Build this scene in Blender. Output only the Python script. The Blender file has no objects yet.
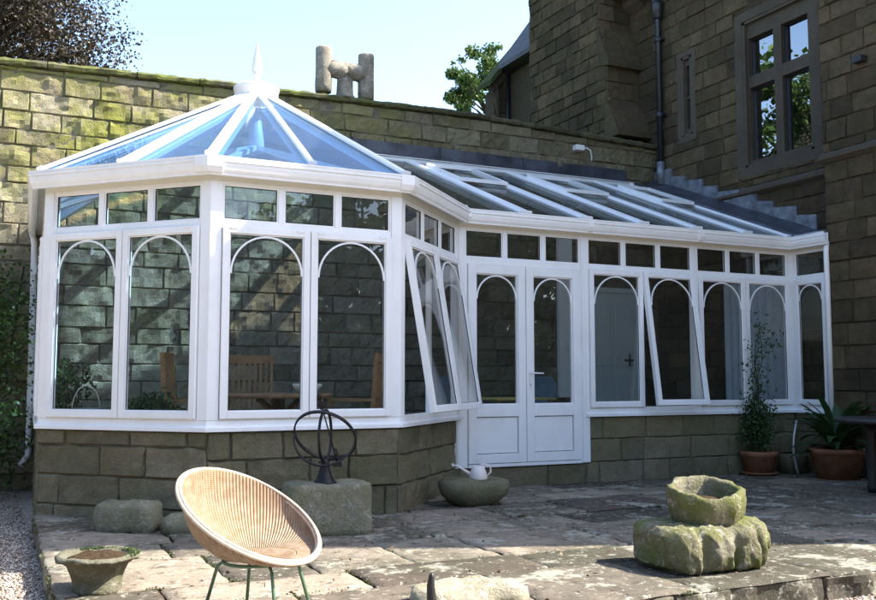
import bpy, math, random
import numpy as np
from mathutils import Vector, Matrix, noise
R = math.radians
scene = bpy.context.scene
COL = scene.collection
random.seed(7)

# ------------------------------------------------------------------ camera
cam_d = bpy.data.cameras.new("camera")
cam = bpy.data.objects.new("camera", cam_d); COL.objects.link(cam)
cam_d.sensor_width = 36; cam_d.lens = 918.83/876*36
cam_d.clip_start = .05; cam_d.clip_end = 3000
cam.location = (-1.584, -7.728, 1.187)
cam.rotation_euler = (R(90)+.0857, 0, -.4467)
scene.camera = cam

# ------------------------------------------------------------------ light
SUN_EL = 45.0
SX, SY = .924, -.382                       # horizontal direction towards the sun
w = bpy.data.worlds.new("World"); scene.world = w; w.use_nodes = True
nt = w.node_tree; nt.nodes.clear()
sky = nt.nodes.new('ShaderNodeTexSky'); sky.sky_type = 'NISHITA'; sky.sun_disc = False
sky.sun_elevation = R(SUN_EL); sky.sun_rotation = math.atan2(SX, SY)
sky.air_density = .9; sky.dust_density = 1.2; sky.ozone_density = .6
bg = nt.nodes.new('ShaderNodeBackground'); bg.inputs['Strength'].default_value = .13
out = nt.nodes.new('ShaderNodeOutputWorld')
nt.links.new(sky.outputs[0], bg.inputs[0]); nt.links.new(bg.outputs[0], out.inputs[0])
sd = bpy.data.lights.new("sun", 'SUN'); sd.energy = 3.7; sd.angle = R(.5); sd.color = (1, .95, .86)
so = bpy.data.objects.new("sun", sd); COL.objects.link(so)
tosun = Vector((SX*math.cos(R(SUN_EL)), SY*math.cos(R(SUN_EL)), math.sin(R(SUN_EL))))
so.rotation_euler = tosun.to_track_quat('Z', 'Y').to_euler(); so.location = (30, -12, 40)
vs = scene.view_settings
scene.display_settings.display_device = 'sRGB'
vs.view_transform = 'Standard'; vs.look = 'None'; vs.gamma = 1; vs.use_curve_mapping = False
vs.exposure = 2.05
scene.cycles.max_bounces = 10; scene.cycles.transparent_max_bounces = 24
scene.cycles.caustics_reflective = False; scene.cycles.caustics_refractive = False

# ------------------------------------------------------------------ materials
class NT:
    def __init__(s, name):
        s.m = bpy.data.materials.new(name); s.m.use_nodes = True
        s.t = s.m.node_tree; s.t.nodes.clear()
        s.out = s.n('OutputMaterial')
    def n(s, ty, **kw):
        nd = s.t.nodes.new('ShaderNode'+ty)
        for k, v in kw.items():
            if k[0] == '_': setattr(nd, k[1:], v)
            else:
                nd.inputs[k.replace('__', ' ')].default_value = v
        return nd
    def l(s, a, b): s.t.links.new(a, b)
    def ramp(s, fac, stops):
        r = s.n('ValToRGB'); e = r.color_ramp.elements
        while len(e) < len(stops): e.new(.5)
        for i, (p, c) in enumerate(stops):
            e[i].position = p; e[i].color = (*c, 1) if len(c) == 3 else c
        s.l(fac, r.inputs[0]); return r.outputs[0]
    def noise(s, scale, detail=4, rough=.55, coord=None, dist=0):
        nd = s.n('TexNoise'); nd.inputs['Scale'].default_value = scale
        nd.inputs['Detail'].default_value = detail; nd.inputs['Roughness'].default_value = rough
        nd.inputs['Distortion'].default_value = dist
        s.l(coord if coord is not None else s.pos(), nd.inputs['Vector']); return nd.outputs['Fac']
    def pos(s):
        if not hasattr(s, '_p'): s._p = s.n('NewGeometry').outputs['Position']
        return s._p
    def obj(s):
        if not hasattr(s, '_o'): s._o = s.n('TexCoord').outputs['Object']
        return s._o
    def mix(s, fac, a, b, mode='MIX'):
        nd = s.n('Mix'); nd.data_type = 'RGBA'; nd.blend_type = mode
        for sock, v in ((nd.inputs[0], fac), (nd.inputs[6], a), (nd.inputs[7], b)):
            if isinstance(v, (int, float)): sock.default_value = v
            elif isinstance(v, tuple): sock.default_value = (*v, 1)
            else: s.l(v, sock)
        return nd.outputs[2]
    def math(s, op, a, b=None, clamp=False):
        nd = s.n('Math'); nd.operation = op; nd.use_clamp = clamp
        for i, v in enumerate((a, b)):
            if v is None: continue
            if isinstance(v, (int, float)): nd.inputs[i].default_value = v
            else: s.l(v, nd.inputs[i])
        return nd.outputs[0]
    def bsdf(s, color, rough=.8, bump=None, bs=.3, bd=.01, spec=.3, metal=0, sub=0):
        b = s.n('BsdfPrincipled')
        for sock, v in ((b.inputs['Base Color'], color), (b.inputs['Roughness'], rough)):
            if isinstance(v, tuple): sock.default_value = (*v, 1)
            elif isinstance(v, (int, float)): sock.default_value = v
            else: s.l(v, sock)
        b.inputs['Specular IOR Level'].default_value = spec; b.inputs['Metallic'].default_value = metal
        if bump is not None:
            bp = s.n('Bump'); bp.inputs['Strength'].default_value = bs; bp.inputs['Distance'].default_value = bd
            s.l(bump, bp.inputs['Height']); s.l(bp.outputs[0], b.inputs['Normal'])
        s.l(b.outputs[0], s.out.inputs[0]); return b
    def attr(s, name='Col'):
        a = s.n('Attribute'); a.attribute_name = name; return a.outputs['Color']

def mat_stone(name, dark, mid, light, moss=(.12, .13, .03), moss_amt=.5, soot=0., bump=.5, lichen=0., mscale=1.3, fade=None):
    m = NT(name)
    a = m.attr()
    sep = m.n('SeparateColor'); m.l(a, sep.inputs[0])
    n1 = m.noise(9, 6, .65)
    n2 = m.noise(45, 5, .7)
    f = m.math('ADD', m.math('ADD', .1, m.math('MULTIPLY', sep.outputs[0], .34)), m.math('MULTIPLY', n1, .62))
    base = m.ramp(f, [(.25, dark), (.55, mid), (.85, light)])
    base = m.mix(m.math('MULTIPLY', sep.outputs[1], .22), base, (.26, .17, .09), 'MIX') if soot < .9 else base
    g = m.mix(.55, base, m.ramp(n2, [(.3, (.45, .45, .45)), (.7, (1.1, 1.1, 1.1))]), 'MULTIPLY')
    n3 = m.noise(mscale, 5, .6); n4 = m.noise(16, 4, .7)
    mf = m.math('MULTIPLY', m.ramp(m.math('ADD', m.math('MULTIPLY', n3, .7), m.math('MULTIPLY', n4, .35)),
                                   [(.42, (0, 0, 0)), (.62, (1, 1, 1))]), moss_amt)
    if fade:                                           # moss thins out and the stone turns darker brown towards the house
        sx = m.n('SeparateXYZ'); m.l(m.pos(), sx.inputs[0])
        k = m.n('MapRange'); k.inputs['From Min'].default_value = fade[0]; k.inputs['From Max'].default_value = fade[1]
        m.l(m.math('ADD', sx.outputs[0], m.math('MULTIPLY', n3, 2.0)), k.inputs['Value']); kk = k.outputs[0]
        mf = m.math('MULTIPLY', mf, m.math('SUBTRACT', 1, m.math('MULTIPLY', kk, .85)))
        kz = m.n('MapRange'); kz.inputs['From Min'].default_value = 2.8; kz.inputs['From Max'].default_value = 4.3; kz.inputs['To Min'].default_value = .12
        m.l(sx.outputs[2], kz.inputs['Value']); mf = m.math('MULTIPLY', mf, kz.outputs[0])
        g = m.mix(m.math('MULTIPLY', kk, .8), g, m.mix(.6, g, (.10, .078, .055), 'MULTIPLY'))
    g = m.mix(mf, g, moss)
    if soot:
        n5 = m.noise(.8, 5, .6)
        g = m.mix(m.math('MULTIPLY', m.ramp(n5, [(.4, (0, 0, 0)), (.65, (1, 1, 1))]), soot), g, (.028, .026, .02))
    if lichen:
        n6 = m.noise(14, 6, .75, dist=.6)
        g = m.mix(m.math('MULTIPLY', m.ramp(n6, [(.56, (0, 0, 0)), (.62, (1, 1, 1))]), lichen), g, (.55, .53, .45))
    h = m.math('ADD', m.math('MULTIPLY', n1, .6), m.math('MULTIPLY', n2, .6))
    m.bsdf(g, .92, h, bump, .03, .15)
    return m.m

def mat_plain(name, c, rough=.5, spec=.4, var=.12, scale=6, metal=0, bump=0, bs=60):
    m = NT(name); n = m.noise(scale, 5, .6)
    lo = tuple(x*(1-var) for x in c); hi = tuple(min(1, x*(1+var)) for x in c)
    col = m.ramp(n, [(.3, lo), (.7, hi)])
    m.bsdf(col, rough, m.noise(bs, 4) if bump else None, bump, .004, spec, metal)
    return m.m

def mat_glass(name, tint, ior=1.45, gain=1.0, rough=0.0, dirt=.018):
    m = NT(name)
    fr = m.n('Fresnel'); gm = m.n('NewGeometry')            # thin pane: same reflectance from both sides
    m.l(m.math('ADD', ior, m.math('MULTIPLY', gm.outputs['Backfacing'], 1/ior-ior)), fr.inputs['IOR'])
    tr = m.n('BsdfTransparent'); tr.inputs[0].default_value = (*tint, 1)
    # weak waviness of the float glass
    bp = m.n('Bump'); bp.inputs['Strength'].default_value = .05; bp.inputs['Distance'].default_value = .01
    m.l(m.noise(1.4, 1, .4), bp.inputs['Height'])
    gl = m.n('BsdfGlossy'); gl.inputs['Roughness'].default_value = rough; gl.inputs[0].default_value = (.95, .97, 1, 1)
    m.l(bp.outputs[0], gl.inputs['Normal'])
    mx = m.n('MixShader'); m.l(m.math('MULTIPLY', fr.outputs[0], gain, True), mx.inputs[0])
    m.l(tr.outputs[0], mx.inputs[1]); m.l(gl.outputs[0], mx.inputs[2])
    df = m.n('BsdfDiffuse'); df.inputs[0].default_value = (.45, .44, .38, 1)
    nz = m.noise(5, 7, .75, dist=.5); m2 = m.n('MixShader')
    m.l(m.math('MULTIPLY', m.ramp(nz, [(.42, (.25, .25, .25)), (.68, (1, 1, 1))]), dirt), m2.inputs[0])
    m.l(mx.outputs[0], m2.inputs[1]); m.l(df.outputs[0], m2.inputs[2]); m.l(m2.outputs[0], m.out.inputs[0])
    return m.m

def mat_leaf(name, a, b, trans=.35):
    m = NT(name)
    at = m.attr(); sep = m.n('SeparateColor'); m.l(at, sep.inputs[0])
    col = m.ramp(sep.outputs[0], [(0, a), (1, b)])
    d = m.n('BsdfPrincipled'); m.l(col, d.inputs['Base Color']); d.inputs['Roughness'].default_value = .5
    d.inputs['Specular IOR Level'].default_value = .35
    t = m.n('BsdfTranslucent'); m.l(col, t.inputs[0])
    mx = m.n('MixShader'); mx.inputs[0].default_value = trans
    m.l(d.outputs[0], mx.inputs[1]); m.l(t.outputs[0], mx.inputs[2]); m.l(mx.outputs[0], m.out.inputs[0])
    return m.m

M = {}
M['garden_stone'] = mat_stone('garden_stone', (.12, .105, .072), (.31, .27, .185), (.47, .42, .30), (.25, .25, .055), .95, .1, 1., fade=(1.5, 6.5))
M['dwarf_stone'] = mat_stone('dwarf_stone', (.12, .103, .07), (.215, .185, .125), (.32, .27, .185), (.14, .145, .06), .5, .2, .9)
M['house_stone'] = mat_stone('house_stone', (.035, .026, .015), (.10, .074, .043), (.20, .148, .085), (.06, .058, .027), .45, .5, 1.)
M['dressed_stone'] = mat_stone('dressed_stone', (.075, .06, .046), (.11, .088, .068), (.145, .118, .09), (.07, .07, .042), .3, .4, .25)
M['mortar'] = mat_plain('mortar', (.15, .135, .1), .95, .1, .3, 20, bump=.5)
M['mortar_dark'] = mat_plain('mortar_dark', (.07, .057, .038), .95, .1, .3, 20, bump=.5)
M['coping'] = mat_stone('coping_stone', (.06, .055, .035), (.13, .12, .075), (.22, .2, .13), (.16, .18, .04), .9, .1, .9, mscale=2.5, fade=(3, 6))
def mat_upvc(name, c, dirt):
    m = NT(name); n = m.noise(2.5, 6, .7); n2 = m.noise(40, 4, .7)
    mp = m.n('Mapping'); mp.inputs['Scale'].default_value = (3, 3, 1.2); m.l(m.pos(), mp.inputs['Vector'])
    st = m.noise(1.0, 5, .65, mp.outputs[0])
    f = m.math('MULTIPLY', m.ramp(m.math('ADD', m.math('MULTIPLY', st, .55), m.math('MULTIPLY', n, .5)), [(.50, (0, 0, 0)), (.80, (1, 1, 1))]), dirt)
    col = m.mix(f, c, (.42, .43, .34))
    m.bsdf(col, m.math('ADD', .24, m.math('MULTIPLY', n2, .2)), None, spec=.45); return m.m
M['upvc'] = mat_upvc('white_upvc', (.86, .855, .84), .3)
M['upvc_cream'] = mat_upvc('cream_soffit', (.76, .755, .68), .4)
M['glass'] = mat_glass('window_glass', (.975, .965, .945), 1.5, 1.0)
M['roof_glass'] = mat_glass('blue_roof_glass', (.58, .75, .91), 1.5, .9, dirt=.05)
M['lean_glass'] = mat_glass('lean_to_glass', (.66, .70, .71), 1.5, .5, dirt=.06)
M['house_glass'] = mat_glass('old_window_glass', (.25, .27, .27), 1.6, 5.0)
M['lead'] = mat_plain('lead_sheet', (.2, .22, .245), .45, .5, .5, 7, .35, .25, 30)
M['lead_dark'] = mat_plain('dark_lead', (.055, .058, .07), .42, .5, .6, 3, .2, .3, 14)
M['rubber'] = mat_plain('rubber', (.03, .03, .032), .6, .3, .1, 9)
M['black_iron'] = mat_plain('black_iron', (.018, .02, .024), .35, .5, .3, 9, 0, .1)
M['armil_iron'] = mat_plain('wrought_iron', (.016, .014, .016), .5, .4, .4, 14, .3, .2)
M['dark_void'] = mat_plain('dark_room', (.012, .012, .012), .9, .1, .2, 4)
M['slate'] = mat_plain('roof_slate', (.07, .075, .085), .7, .3, .3, 8, 0, .3, 20)
M['moss_slate'] = mat_plain('mossy_slate', (.05, .06, .022), .9, .1, .5, 14, 0, .6, 40)
M['timber'] = mat_plain('brown_timber', (.13, .075, .035), .6, .3, .3, 10)
M['teak'] = mat_plain('teak', (.30, .17, .08), .55, .3, .3, 12)
M['tile'] = mat_plain('floor_tile', (.34, .27, .2), .35, .4, .1, 2)
M['white_paint'] = mat_plain('white_paint', (.72, .74, .70), .5, .3, .05, 3)
M['grey_paint'] = mat_plain('grey_green_paint', (.50, .56, .54), .5, .3, .05, 3)
M['curtain'] = mat_plain('pale_curtain', (.5, .55, .6), .9, .1, .1, 5)
M['cloth_blue'] = mat_plain('blue_cloth', (.13, .18, .22), .9, .1, .15, 8)
M['cloth_yellow'] = mat_plain('yellow_cloth', (.5, .4, .12), .9, .1, .15, 8)
M['green_metal'] = mat_plain('green_metal', (.07, .14, .08), .4, .5, .2, 18)
M['terracotta'] = mat_plain('terracotta', (.24, .105, .055), .85, .2, .3, 7, 0, .3)
M['soil'] = mat_plain('soil', (.05, .033, .02), 1, .05, .5, 40, 0, 1., 70)
M['can'] = mat_plain('cream_plastic', (.72, .64, .58), .4, .4, .05, 5)
M['galv'] = mat_plain('galvanised', (.45, .46, .45), .35, .5, .2, 9, .6)
M['table_dark'] = mat_plain('dark_wood', (.03, .028, .028), .4, .4, .3, 7)
M['bark'] = mat_plain('bark', (.06, .048, .036), .95, .1, .35, 9, 0, .8, 30)
M['copper_leaf'] = mat_leaf('copper_leaf', (.02, .02, .013), (.075, .055, .034), .25)
M['green_leaf'] = mat_leaf('green_leaf', (.035, .075, .018), (.12, .19, .045), .35)
M['dark_leaf'] = mat_leaf('dark_leaf', (.018, .05, .016), (.06, .12, .035), .25)
M['joint_leaf'] = mat_leaf('joint_leaf', (.035, .045, .012), (.10, .12, .035), .2)
M['dry_leaf'] = mat_leaf('dry_leaf', (.09, .05, .025), (.26, .17, .09), .2)
M['ivy_leaf'] = mat_leaf('ivy_leaf', (.02, .045, .01), (.085, .14, .03), .25)
M['trough_stone'] = mat_stone('trough_stone', (.09, .08, .05), (.24, .21, .14), (.50, .46, .36), (.15, .17, .03), .8, .3, 1., .45, 5)
M['pale_stone'] = mat_stone('pale_stone', (.14, .13, .10), (.27, .25, .18), (.4, .37, .29), (.14, .15, .06), .5, .15, .9, .35, 4)
M['urn_stone'] = mat_stone('urn_stone', (.09, .08, .06), (.18, .165, .125), (.3, .275, .215), (.10, .10, .04), .5, .25, .9, .2, 4)
M['lichen_stone'] = mat_stone('lichen_stone', (.2, .17, .12), (.4, .35, .26), (.5, .46, .36), (.2, .19, .08), .3, 0, .9, .8, 4)
M['pot_stone'] = mat_stone('chimney_pot_stone', (.17, .15, .11), (.42, .38, .30), (.58, .54, .46), (.10, .09, .055), .5, .3, .9, .6, 6)

def mat_flag():
    m = NT('flagstone'); a = m.attr(); sep = m.n('SeparateColor'); m.l(a, sep.inputs[0])
    n1 = m.noise(3.5, 6, .62); n2 = m.noise(38, 6, .7); n3 = m.noise(1.1, 4, .6)
    f = m.math('ADD', m.math('MULTIPLY', sep.outputs[0], .5), m.math('MULTIPLY', n1, .55))
    c = m.ramp(f, [(.28, (.06, .052, .04)), (.5, (.15, .128, .096)), (.78, (.34, .285, .215))])
    c = m.mix(m.math('MULTIPLY', sep.outputs[1], .22), c, (.20, .135, .10))
    c = m.mix(.5, c, m.ramp(n2, [(.3, (.5, .5, .5)), (.7, (1.15, 1.15, 1.15))]), 'MULTIPLY')
    c = m.mix(m.math('MULTIPLY', m.ramp(n3, [(.45, (0, 0, 0)), (.62, (1, 1, 1))]), .7), c, (.055, .052, .032))
    n6 = m.noise(15, 8, .8, dist=.3)
    c = m.mix(m.math('MULTIPLY', m.ramp(n6, [(.57, (0, 0, 0)), (.60, (1, 1, 1))]), .7), c, (.44, .42, .35))
    n8 = m.noise(2.2, 3, .6)
    c = m.mix(m.math('MULTIPLY', m.ramp(m.math('MULTIPLY', n8, m.math('ADD', n6, .5)), [(.56, (0, 0, 0)), (.64, (1, 1, 1))]), .6), c, (.42, .39, .31))
    n7 = m.noise(9, 5, .7)
    c = m.mix(m.math('MULTIPLY', m.ramp(n7, [(.55, (0, 0, 0)), (.64, (1, 1, 1))]), .75), c, (.05, .043, .03))
    m.bsdf(c, .85, m.math('ADD', m.math('MULTIPLY', n1, .8), m.math('MULTIPLY', n2, .4)), .8, .025, .2)
    return m.m
M['flag'] = mat_flag()
def mat_gravel(name='gravel'):
    m = NT(name)
    v = m.n('TexVoronoi'); v.inputs['Scale'].default_value = 55; m.l(m.pos(), v.inputs['Vector'])
    sep = m.n('SeparateColor'); m.l(v.outputs['Color'], sep.inputs[0])
    c = m.ramp(sep.outputs[0], [(0, (.26, .2, .155)), (.5, (.46, .38, .3)), (1, (.62, .55, .47))])
    m.bsdf(c, .9, m.math('SUBTRACT', 1, v.outputs['Distance']), 1, .02, .2)
    return m.m
M['gravel'] = mat_gravel()
def mat_pebble():
    m = NT('pebble'); a = m.attr(); sep = m.n('SeparateColor'); m.l(a, sep.inputs[0])
    c = m.ramp(sep.outputs[0], [(0, (.15, .10, .075)), (.5, (.36, .28, .22)), (1, (.6, .54, .46))])
    m.bsdf(c, .85, None, spec=.25); return m.m
M['pebble'] = mat_pebble()
def mat_lawn():
    m = NT('lawn'); n = m.noise(3, 6, .7)
    m.bsdf(m.ramp(n, [(.3, (.035, .06, .015)), (.7, (.09, .13, .035))]), .95, m.noise(60), 1, .03, .1); return m.m
M['lawn'] = mat_lawn()
def mat_wicker():
    m = NT('wicker'); uv = m.n('UVMap').outputs[0]
    sp = m.n('SeparateXYZ'); m.l(uv, sp.inputs[0])
    n = m.noise(30, 4); n2 = m.noise(3, 3)
    u = m.math('MULTIPLY', sp.outputs[0], 116*math.pi)     # 72 uprights
    v = m.math('MULTIPLY', sp.outputs[1], 46*2*math.pi)
    wv = m.math('MULTIPLY', m.math('SINE', u), m.math('SINE', m.math('MULTIPLY', v, .5)))
    row = m.math('ABSOLUTE', m.math('SINE', m.math('MULTIPLY', v, .5)))
    gap = m.math('POWER', m.math('ABSOLUTE', m.math('SINE', u)), 8)
    ribs = m.math('ABSOLUTE', m.math('SINE', u))
    h = m.math('ADD', m.math('MULTIPLY', row, .22), m.math('MULTIPLY', ribs, 1.0))
    c = m.ramp(n, [(.3, (.20, .135, .08)), (.7, (.36, .265, .18))])
    c = m.mix(m.math('MULTIPLY', m.ramp(n2, [(.45, (0, 0, 0)), (.65, (1, 1, 1))]), .45), c, (.36, .19, .09))
    c = m.mix(m.math('MULTIPLY', m.ramp(row, [(.0, (1, 1, 1)), (.4, (0, 0, 0))]), .45), c, (.2, .12, .07))
    c = m.mix(m.math('MULTIPLY', m.ramp(ribs, [(.05, (1, 1, 1)), (.4, (0, 0, 0))]), .6), c, (.16, .10, .06))
    c = m.mix(m.math('MULTIPLY', m.math('SUBTRACT', 1, m.math('ABSOLUTE', m.math('SINE', u))), .0), c, (.1, .06, .03))
    m.bsdf(c, .55, h, .8, .006, .35)
    return m.m
M['wicker'] = mat_wicker()
M['cane'] = mat_plain('cane_rim', (.46, .37, .28), .5, .35, .18, 30, 0, .5, 90)

# ------------------------------------------------------------------ mesh helpers
class MB:
    def __init__(s): s.v = []; s.f = []; s.c = []; s.uv = None; s.smooth = []
    def face(s, idx, col=(.5, 0, 0), sm=False): s.f.append(idx); s.c.append(col); s.smooth.append(sm)
    def poly(s, pts, col=(.5, 0, 0), sm=False):
        b = len(s.v); s.v += [tuple(p) for p in pts]; s.face(tuple(range(b, b+len(pts))), col, sm)
    def box(s, x0, x1, y0, y1, z0, z1, col=(.5, 0, 0), M4=None):
        p = [Vector((x, y, z)) for z in (z0, z1) for x, y in ((x0, y0), (x1, y0), (x1, y1), (x0, y1))]
        if M4 is not None: p = [M4 @ q for q in p]
        b = len(s.v); s.v += [tuple(q) for q in p]
        for f in ((3, 2, 1, 0), (4, 5, 6, 7), (0, 1, 5, 4), (1, 2, 6, 5), (2, 3, 7, 6), (3, 0, 4, 7)):
            s.face(tuple(b+i for i in f), col)
    def prism(s, poly, z0, z1, col=(.5, 0, 0)):
        n = len(poly); b = len(s.v)
        s.v += [(x, y, z0) for x, y in poly]+[(x, y, z1) for x, y in poly]
        s.face(tuple(b+i for i in range(n))[::-1], col); s.face(tuple(b+n+i for i in range(n)), col)
        for i in range(n): s.face((b+i, b+(i+1) % n, b+n+(i+1) % n, b+n+i), col)
    def beam(s, p, q, wd, h, up=(0, 0, 1), col=(.5, 0, 0), bevel=0):
        p = Vector(p); q = Vector(q); d = (q-p).normalized(); sd_ = d.cross(Vector(up)).normalized(); u = sd_.cross(d)
        if bevel:
            pr = [(-wd/2, -h/2), (wd/2, -h/2), (wd/2, h/2-bevel), (wd/2-bevel, h/2), (-wd/2+bevel, h/2), (-wd/2, h/2-bevel)]
        else: pr = [(-wd/2, -h/2), (wd/2, -h/2), (wd/2, h/2), (-wd/2, h/2)]
        s.loft([[tuple(e+sd_*a+u*b_) for a, b_ in pr] for e in (p, q)], cap=True, col=col)
    def loft(s, rings, cap=True, closed=True, col=(.5, 0, 0), sm=False, loop=False):
        b = len(s.v); n = len(rings[0])
        for r in rings: s.v += [tuple(p) for p in r]
        m = len(rings)
        for i in range(m if loop else m-1):
            j = (i+1) % m
            for k in range(n if closed else n-1):
                k2 = (k+1) % n
                s.face((b+i*n+k, b+i*n+k2, b+j*n+k2, b+j*n+k), col, sm)
        if cap and closed and not loop:
            s.face(tuple(b+k for k in range(n))[::-1], col); s.face(tuple(b+(m-1)*n+k for k in range(n)), col)
    def tube(s, pts, r, n=8, loop=False, col=(.5, 0, 0)):
        pts = [Vector(p) for p in pts]; rings = []; m = len(pts); prev = None
        for i, p in enumerate(pts):
            a = pts[(i-1) % m] if (loop or i > 0) else p; c = pts[(i+1) % m] if (loop or i < m-1) else p
            t = (c-a).normalized()
            if prev is None:
                ref = Vector((0, 0, 1)) if abs(t.z) < .9 else Vector((1, 0, 0))
                u = t.cross(ref).normalized()
            else:
                u = (prev-t*prev.dot(t)).normalized()
            prev = u; v = t.cross(u); rr = r[i] if isinstance(r, (list, tuple)) else r
            rings.append([p+(u*math.cos(2*math.pi*k/n)+v*math.sin(2*math.pi*k/n))*rr for k in range(n)])
        s.loft(rings, cap=not loop, sm=True, loop=loop, col=col)
    def lathe(s, prof, n=24, c=(0, 0), col=(.5, 0, 0), fn=None, sm=True):
        rings = []
        for r, z in prof:
            ring = []
            for k in range(n):
                a = 2*math.pi*k/n; rr = max(r, .0005)
                p = Vector((c[0]+rr*math.cos(a), c[1]+rr*math.sin(a), z))
                if fn: p = fn(p, a)
                ring.append(p)
            rings.append(ring)
        s.loft(rings, cap=True, sm=sm, col=col)
    def build(s, name, mat, parent=None, loc=None, rz=0, rx=0, bevel=0, auto=False):
        me = bpy.data.meshes.new(name); me.from_pydata([tuple(p) for p in s.v], [], s.f)
        me.materials.append(M[mat] if isinstance(mat, str) else mat)
        me.polygons.foreach_set('use_smooth', s.smooth)
        ca = me.color_attributes.new('Col', 'FLOAT_COLOR', 'CORNER')
        arr = np.ones((len(me.loops), 4), 'f'); lt = np.zeros(len(s.f), 'i'); me.polygons.foreach_get('loop_total', lt)
        arr[:, :3] = np.repeat(np.array(s.c, 'f').reshape(-1, 3), lt, axis=0); ca.data.foreach_set('color', arr.ravel())
        o = bpy.data.objects.new(name, me); COL.objects.link(o)
        if loc is not None: o.location = loc
        o.rotation_euler = (rx, 0, rz)
        if bevel:
            b = o.modifiers.new('bevel', 'BEVEL'); b.width = bevel; b.segments = 2; b.limit_method = 'ANGLE'; b.angle_limit = R(40)
        if parent is not None: o.parent = parent
        return o

def empty(name, loc=(0, 0, 0), rz=0):
    o = bpy.data.objects.new(name, None); COL.objects.link(o); o.location = loc; o.rotation_euler = (0, 0, rz)
    o.empty_display_size = .2; return o
def tag(o, label, cat, group=None):
    o['label'] = label; o['category'] = cat
    if group: o['group'] = group
    return o
def struct(o): o['kind'] = 'structure'; return o

def rsub(r, h):
    a0, a1, b0, b1 = r; c0, c1, d0, d1 = h
    if c0 >= a1 or c1 <= a0 or d0 >= b1 or d1 <= b0: return [r]
    o = []
    if c0 > a0: o.append((a0, c0, b0, b1)); a0 = c0
    if c1 < a1: o.append((c1, a1, b0, b1)); a1 = c1
    if d0 > b0: o.append((a0, a1, b0, d0))
    if d1 < b1: o.append((a0, a1, d1, b1))
    return o
def rsubs(r, hs):
    rs = [r]
    for h in hs: rs = [q for x in rs for q in rsub(x, h)]
    return rs

def masonry(mb, o, u, n, s0, s1, z0, z1, ch=.25, sl=.55, depth=.03, seed=1, holes=(), zt=None, joint=.0045, res=.085, var=.18, edge=.012):
    """rough faced coursed blocks: o origin, u along, n outward"""
    rnd = random.Random(seed); o = Vector(o); u = Vector(u).normalized(); n = Vector(n).normalized()
    z = z0
    while z < z1-.03:
        h = ch*rnd.uniform(1-var, 1+var)
        if z+h > z1-.08: h = z1-z
        s = s0-rnd.uniform(0, sl*.8)
        while s < s1:
            l = sl*rnd.uniform(.6, 1.45)
            a, b = max(s, s0), min(s+l, s1); s += l
            if b-a < .03: continue
            col = (rnd.random(), 1.0 if rnd.random() < .13 else rnd.random()*.25, 0)
            bias = rnd.uniform(.3, 1.)
            for (a0, a1, b0, b1) in rsubs((a, b, z, z+h), holes):
                if a1-a0 < .02 or b1-b0 < .02: continue
                if zt and b1 > zt((a0+a1)/2): 
                    b1 = zt((a0+a1)/2)
                    if b1-b0 < .03: continue
                x0, x1, y0, y1 = a0+joint, a1-joint, b0+joint, b1-joint
                nx = max(2, int((x1-x0)/res)); ny = max(2, int((y1-y0)/res))
                xs = [x0, x0+edge]+[x0+edge+(x1-x0-2*edge)*i/nx for i in range(1, nx)]+[x1-edge, x1]
                ys = [y0, y0+edge]+[y0+edge+(y1-y0-2*edge)*i/ny for i in range(1, ny)]+[y1-edge, y1]
                base = len(mb.v); W_ = len(xs)
                for j, yy in enumerate(ys):
                    for i, xx in enumerate(xs):
                        p = o+u*xx+Vector((0, 0, yy))
                        e = (i in (0, W_-1)) or (j in (0, len(ys)-1))
                        if e: d = -.005+.006*noise.noise(p*25)
                        else: d = depth*(bias*.45+.75*noise.noise(p*6+Vector((seed+s*.7, z, 0)))+.6*abs(noise.noise(p*17))-.25*abs(noise.noise(p*31)))+.003
                        jx = .014*noise.noise(p*9+Vector((3, 1, 7))) if e else 0
                        mb.v.append(tuple(p+n*d+u*jx+Vector((0, 0, jx))))
                for j in range(len(ys)-1):
                    for i in range(W_-1):
                        q = base+j*W_+i
                        mb.face((q, q+1, q+W_+1, q+W_), col, False)
        z += h
def core(mb, o, u, n, s0, s1, z0, z1, th, holes=(), off=-.004):
    o = Vector(o); u = Vector(u).normalized(); n = Vector(n).normalized()
    Mx = Matrix(((u.x, n.x, 0, o.x), (u.y, n.y, 0, o.y), (0, 0, 1, o.z), (0, 0, 0, 1)))
    for (a0, a1, b0, b1) in rsubs((s0, s1, z0, z1), holes): mb.box(a0, a1, -th, off, b0, b1, M4=Mx)

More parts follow.
